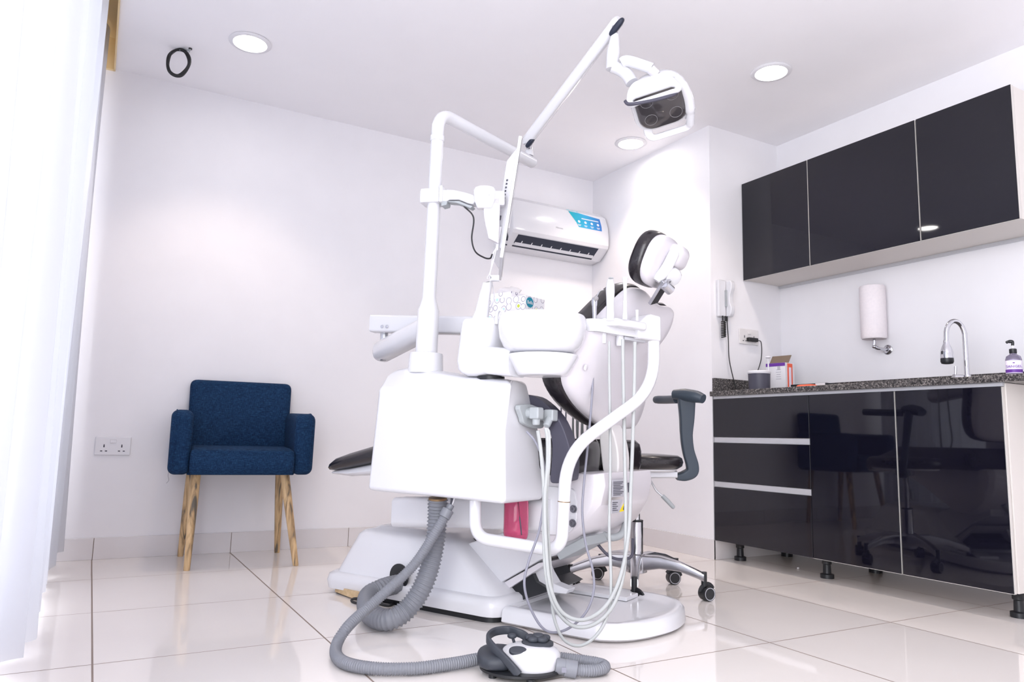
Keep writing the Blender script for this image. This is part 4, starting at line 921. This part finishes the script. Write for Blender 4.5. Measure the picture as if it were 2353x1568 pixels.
for a, b in ((-.045, -.038), (.045, -.038), (-.045, .038), (.045, .038)):
    MB().tube([HP(a+.022*math.cos(w), b+.022*math.sin(w), .0185) for w in np.linspace(0, 2*PI, 29)[:-1]], .0007, 6, closed=True).build('lens_ring', m_ring, lp)
def flange(p0, ux, uy, w, l, th, slot, taper, bow):
    n3 = nrm(np.cross(ux, uy)); g = MB()
    def sh(loop): 
        o_ = []
        for q in loop:
            x, y = np.dot(q-p0, ux), np.dot(q-p0, uy); x *= 1+taper*y/l
            o_.append(p0+ux*x+uy*y+n3*(-bow*(x/(w/2))**2))
        return o_
    o_ = sh(rrect(p0, ux, uy, w, l, min(w, l)*.36, 8)); i_ = sh(rrect(p0+uy*slot[2], ux, uy, slot[0], slot[1], slot[1]*.48, 8))
    return g.loft([[q-n3*th/2 for q in o_], [q+n3*th/2 for q in o_], [q+n3*th/2 for q in i_], [q-n3*th/2 for q in i_]], closed=True)
ax_ = nrm(RGT*.94+UPV*.27-FWD*.15)
hu = nrm(-RGT*.16-UPV*.86-FWD*.42); hu = nrm(hu-ax_*np.dot(ax_, hu))
n4 = np.cross(ax_, hu); bow = .012*(1 if np.dot(n4, FWD) < 0 else -1)
flange(sight(1497, 201, d1-.125), ax_, hu, .176, .104, .012, (.132, .017, .027), .42, bow).build('upper_handle', m_white, lp, bevel=.004, seg=3)
gp_ = sight(1494, 224, d1-.14)
MB().tube(smooth([sight(1436, 232, d1-.130), sight(1443, 239, d1-.135), sight(1462, 238, d1-.140), sight(1500, 231, d1-.148), sight(1535, 222, d1-.150), sight(1553, 214, d1-.148), sight(1557, 205, d1-.142)], 6), .0058, 10).build('handle_grip', m_char, lp, label='dark grip strip')
hv = nrm(RGT*.16-UPV*.86+FWD*.38); hv = nrm(hv-ax_*np.dot(ax_, hv))
flange(sight(1535, 279, d1+.055), ax_, hv, .186, .108, .016, (.126, .026, .018), .03, 0).build('lower_handle', m_white, lp, bevel=.004, seg=3)
MB().tube(smooth([sight(1549, 176, d1-.09), sight(1567, 196, d1-.075), sight(1580, 225, d1-.04), sight(1586, 258, d1+.0), sight(1586, 285, d1+.04)], 6), [.017]*6+[.019]*12+[.015]*7, 16).build('side_frame', m_white, lp)

# ================================================================== DELIVERY TABLE ON THE FAR SIDE
dt = thing('delivery_table', K(.55, -.45, 1.04), 'long white delivery table arm reaching behind the spittoon and pole', 'instrument table')
d_l, d_r = 2.95, 2.80
l0, l1 = sight(857, 745, d_l), sight(1110, 750, d_r)
MB().loft([rrect(p, nrm(np.cross(CZ, l1-l0)), CZ, .06, .070, .012) for p in (l0, l0*.98+l1*.02, l1)]).build('upper_arm', m_white, dt, bevel=.002)
vl = nrm(l1-l0); nl = nrm(np.cross(vl, CZ)); nl = nl if np.dot(nl, FWD) < 0 else -nl
for x in (878, 889): MB().lathe([(.0062, 0), (.0062, .003), (.003, .004)], onplane(x, 751, l0+nl*.031, nl), frame(nl), 16).build('bolt', m_steel, dt)
MB().cyl(sight(883, 765, d_l), sight(883, 790, d_l-.01), .016, 18).build('joint_post', m_alu, dt)
k0, k1 = sight(880, 808, d_l-.03), sight(985, 752, 2.60)
MB().loft([rrect(k0+(k1-k0)*s, nrm(np.cross(CZ, k1-k0)), nrm(np.cross(k1-k0, np.cross(CZ, k1-k0))), .085*w, .085*w, .036*w) for s, w in ((-.08, .55), (-.05, .85), (0, 1), (.5, .98), (1, .95))]).build('lower_arm', m_white, dt, sharp=50)
MB().cyl(sight(881, 792, d_l-.01), sight(881, 806, d_l-.02), .026, 20).build('joint_cap', m_white, dt)
MB().box(sight(880, 828, d_l-.06), (.02, .012, .003)).build('under_slot', m_slot, dt)
tbc = (l1+sight(1345, 735, 2.78))/2
tx_ = nrm((sight(1345, 735, 2.78)-l1)*A(1, 1, 0)); tn_ = A(-tx_[1], tx_[0], 0)
zt_ = l1[2]+.000
TB = lambda a, b, z: A(l1[0], l1[1], zt_)+tx_*a+tn_*b+CZ*z
MB().prism([TB(-.03, -.09, -.035), TB(.40, -.09, -.035), TB(.40, .20, -.035), TB(-.03, .20, -.035)], CZ*.05).build('table_top', m_white, dt, bevel=.010, seg=3)
gp = [onplane(x, y, TB(.30, .03, 0), tn_) for x, y in ((1287, 720), (1350, 724), (1350, 748), (1285, 745))]
MB().prism(gp, tn_*.012).build('back_rim', m_lilac, dt, bevel=.004)
for k, (x, yy0, yy1) in enumerate(((1290, 905, 990), (1318, 955, 995), (1327, 955, 995), (1340, 970, 1000))):
    MB().tube(smooth([sight(x+4, 760, 2.86), sight(x+1, 850, 2.84), sight(x, 920, 2.82), sight(x-1, yy1, 2.80), sight(x+8, yy1+30, 2.84), sight(x+14, 780, 2.9)], 8), .0040 if k else .003, 8).build('instrument_hose', m_hose2 if k == 0 else m_hose, dt)
# tissue boxes lying on the table
def tissue(name, label, c, L, Wd, Hh, ang, plume):
    ca, sa = math.cos(ang), math.sin(ang); R_ = np.array([[ca, -sa, 0], [sa, ca, 0], [0, 0, 1]])
    o = thing(name, c, label, 'tissue box', 'tissue boxes on the delivery table'); c = np.asarray(c, float)
    bx_ = MB().box(c+A(0, 0, Hh/2), (L, Wd, Hh), R_).build('carton', m_tissue, o, bevel=.001)
    return o, R_, c
TA = math.atan2((RGT*.77-FWD*.64)[1], (RGT*.77-FWD*.64)[0]); TL = (math.cos(TA), math.sin(TA)); TW = (-math.sin(TA), math.cos(TA))
tcx = TB(.115, .0, .0155)
ang = math.atan2(tx_[1], tx_[0])+.62
p = sight(1185, 700, 2.74)
c1 = A(p[0], p[1], zt_+.0155)
hh = sight(1207, 682, 2.70)[2]-c1[2]
o1, R1, c1 = tissue('tissue_box', 'ring patterned tissue box nearer the spittoon, with a blue band on its end', A(*(sight(1207, 705, 2.66)[:2]), zt_+.0155)-A(*TL, 0)*.1125+A(*TW, 0)*.0575, .225, .115, hh, TA, False)
MB().box(c1+R1@A(.1126+.0005, 0, .010), (.001, .113, .020), R1).build('blue_band', mat('navy_print', (.02, .07, .16), .5), o1)
MB().lathe([(.021, 0), (.021, .001)], c1+R1@A(.113, -.032, hh-.024), frame(R1[:, 0]), 24, 1, .9).build('teal_badge', mat('teal_print', (.01, .25, .36), .5), o1)
text('Bella', 'badge_lettering', .018, c1+R1@A(.1146, -.032, hh-.025), R1[:, 1], CZ, m_white2, o1, .0004)
p2 = sight(1168, 672, 2.86); c2 = A(p2[0], p2[1], zt_+.0155)
h2_ = sight(1168, 678, 2.86)[2]-c2[2]
o2, R2, c2 = tissue('tissue_box', 'ring patterned tissue box standing behind the other, with tissue pulled from its top', c2, .115, .10, h2_, TA, True)
rg = []
for s, w in ((0, .9), (.4, 1.05), (.75, .8), (1, .35)):
    rg.append([c2+R2@A(.052*w*math.cos(a)*(1+.12*math.sin(5*a)), .034*w*math.sin(a)*(1+.15*math.cos(4*a)), h2_+.028*s+.004*math.sin(3*a+s*2)) for a in np.linspace(0, 2*PI, 37)[:-1]])
MB().loft(rg).build('tissue', mat('soft_tissue', (.84, .81, .82), .8), o2, sharp=60)
q = sight(1263, 724, 2.74)
tag(MB().box(q, (.03, .012, .018)).box(q+A(.008, 0, .012), (.004, .01, .012)).box(q-A(.010, 0, -.012), (.004, .01, .008)).build('burr_block', m_beige), 'tiny cream block of dental tips at the end of the tissue box', 'instrument block')

# ================================================================== STOOL
sc_ = A(1.957, 2.385, 0)
sl = thing('operator_stool', sc_, 'black padded operator stool with grey curved arm behind the dental chair', 'stool')
SS = lambda x, y, d=3.03: sight(x, y, d)
zs = SS(1500, 1060)[2]
MB().lathe([(.10, -.030), (.165, -.028), (.183, -.016), (.187, .0), (.182, .016), (.165, .026), (.10, .030), (.02, .030)], A(sc_[0], sc_[1], zs), n=48).build('seat', m_black, sl, sharp=60)
MB().lathe([(.15, -.038), (.16, -.034), (.16, -.028)], A(sc_[0], sc_[1], zs), n=40).build('seat_pan', m_white2, sl)
br0, br1 = A(sc_[0], sc_[1], zs-.055), SS(1552, 1090, 3.0)
MB().loft([rrect(p, nrm(np.cross(CZ, br1-br0)), CZ, .07, .028, .006) for p in (br0-(br1-br0)*.6, br0, br1)]).build('mechanism', m_alu, sl)
MB().cyl(SS(1550, 1093, 3.0), SS(1563, 1093, 3.0), .006, 12).build('arm_bolt', m_steel, sl)
MB().cyl(A(sc_[0], sc_[1], .24), A(sc_[0], sc_[1], zs-.05), .0135, 20).build('gas_piston', m_chrome, sl)
zl = SS(1465, 1195)[2]
MB().lathe([(.026, .095), (.026, zl-.001), (.022, zl)], A(sc_[0], sc_[1], 0), n=28).build('column', m_chrome, sl)
MB().lathe([(.0265, zl), (.0265, zl+.006)], A(sc_[0], sc_[1], 0), n=28).build('column_ring', m_dark, sl)
hubz = .125
MB().lathe([(.030, .075), (.042, .08), (.042, .14), (.034, .15), (.03, .152)], A(sc_[0], sc_[1], 0), n=28).build('hub', m_steel, sl)
for k in range(5):
    w = math.radians(-59+72*k); dr = A(math.cos(w), math.sin(w), 0); pr_ = A(-dr[1], dr[0], 0)
    rg = []
    for s, z, hh_, ww in ((.03, .118, .060, .046), (.10, .127, .048, .040), (.18, .118, .036, .034), (.25, .096, .030, .030), (.275, .086, .030, .028)):
        rg.append(rrect(sc_+dr*s+CZ*z, pr_, CZ, ww, hh_, .006, 3))
    lg = MB().loft(rg).build('leg', m_steel, sl, sharp=50)
    e = sc_+dr*.272
    cs_ = MB().cyl(e+CZ*.108, e+CZ*.055, .011, 14).build('caster', m_dark, sl)
    ax = nrm(dr*.55+pr_*.83) if k % 2 else nrm(dr*.8-pr_*.6)
    wc_ = e+np.cross(CZ, ax)*.012
    MB().lathe([(.026, -.020), (.0275, -.017), (.0275, -.004), (.0275, .004), (.0275, .017), (.026, .020)], A(wc_[0], wc_[1], .0278), frame(ax), 28).build('wheel', m_dark, cs_)
    MB().lathe([(.021, -.0205), (.0235, -.0212), (.0235, .0212), (.021, .0205)], A(wc_[0], wc_[1], .0278), frame(ax), 28, cap=False).build('wheel_ring', m_lab, cs_)
    MB().tube([A(wc_[0], wc_[1], .0278)+np.cross(ax, CZ)*.030*math.cos(a)+CZ*.031*math.sin(a) for a in np.linspace(.2, 2.6, 10)], .012, 8, sx=.6).build('wheel_hood', m_dark, cs_)
# curved support arm
up_ = [(1577, 914, .036, .028), (1578, 960, .030, .026), (1577, 1000, .0245, .024), (1581, 1035, .0235, .024), (1590, 1068, .025, .025), (1589, 1085, .025, .026), (1572, 1094, .02, .03), (1554, 1096, .012, .03)]
pth = smooth([SS(x, y, 3.0) for x, y, w, d in up_], 6); nU_ = len(up_)
ws = np.interp(np.linspace(0, nU_-1, len(pth)), range(nU_), [u[2] for u in up_]); ds = np.interp(np.linspace(0, nU_-1, len(pth)), range(nU_), [u[3] for u in up_])
rg = []
for i, q in enumerate(pth):
    t_ = nrm(pth[min(i+1, len(pth)-1)]-pth[max(i-1, 0)]); a_ = nrm(np.cross(t_, FWD))
    rg.append(rrect(q, a_, FWD, ws[i]*2, ds[i]*1.4, min(ws[i], ds[i]*.7)*.55, 5))
MB().loft(rg).build('support_arm', m_slate, sl, sharp=70)
bar = [(1549, 907, 3.02, .020), (1575, 908, 2.99, .026), (1600, 912, 2.96, .025), (1616, 917, 2.94, .019)]
MB().tube(smooth([SS(x, y, d) for x, y, d, r in bar], 4), list(np.interp(np.linspace(0, 3, 13), range(4), [b[3] for b in bar])), 18, sx=1.3).build('arm_pad', m_slate, sl, sharp=70)
MB().tube(smooth([SS(1507, 919, 3.22), SS(1512, 919, 3.2), SS(1530, 919, 3.14), SS(1556, 918, 3.03)], 5), [.010]+[.0165]*4+[.0175]*11, 16).build('arm_pad_end', m_slate, sl, sharp=70)
lv = [SS(1488, 1092, 3.0), SS(1499, 1112, 2.98), SS(1508, 1128, 2.97), SS(1524, 1142, 2.96)]
MB().tube(smooth(lv, 5), .004, 10).build('height_lever', m_alu, sl)
MB().tube([SS(1522, 1140, 2.962), SS(1535, 1153, 2.955), SS(1547, 1166, 2.95), SS(1549, 1168, 2.95)], [.0085, .009, .0085, .006], 14).build('lever_grip', m_lgrey, sl)

# ================================================================== SMALL THINGS AT THE BASE
bq = SZ(830, 1362, .03)
tag(MB().prism([SZ(800, 1352, .03), SZ(845, 1366, .03), SZ(850, 1368, .03)+CU*.08, SZ(805, 1352, .03)+CU*.08], CZ*-.024).build('wood_offcut', m_ply), 'small raw wood offcut tucked under the left end of the chair base', 'wood block')
tag(MB().tube(smooth([SZ(797, 1354, .012), SZ(812, 1368, .006), SZ(824, 1374, .005), SZ(822, 1386, .005), SZ(808, 1382, .005), SZ(815, 1376, .012), SZ(845, 1380, .006), SZ(890, 1392, .005), SZ(905, 1385, .005), SZ(890, 1378, .012), SZ(912, 1370, .01)], 8), .0045, 8).build('floor_cable', m_cable), 'black cable curled on the floor at the left end of the chair base', 'cable')
tag(MB().pad(SZ(1834, 1306, .004), np.eye(3), (.012, .010, .008), .8, .8, 10, 6).build('paper_scrap', m_white2), 'tiny white scrap on the floor under the base cabinet', 'scrap')
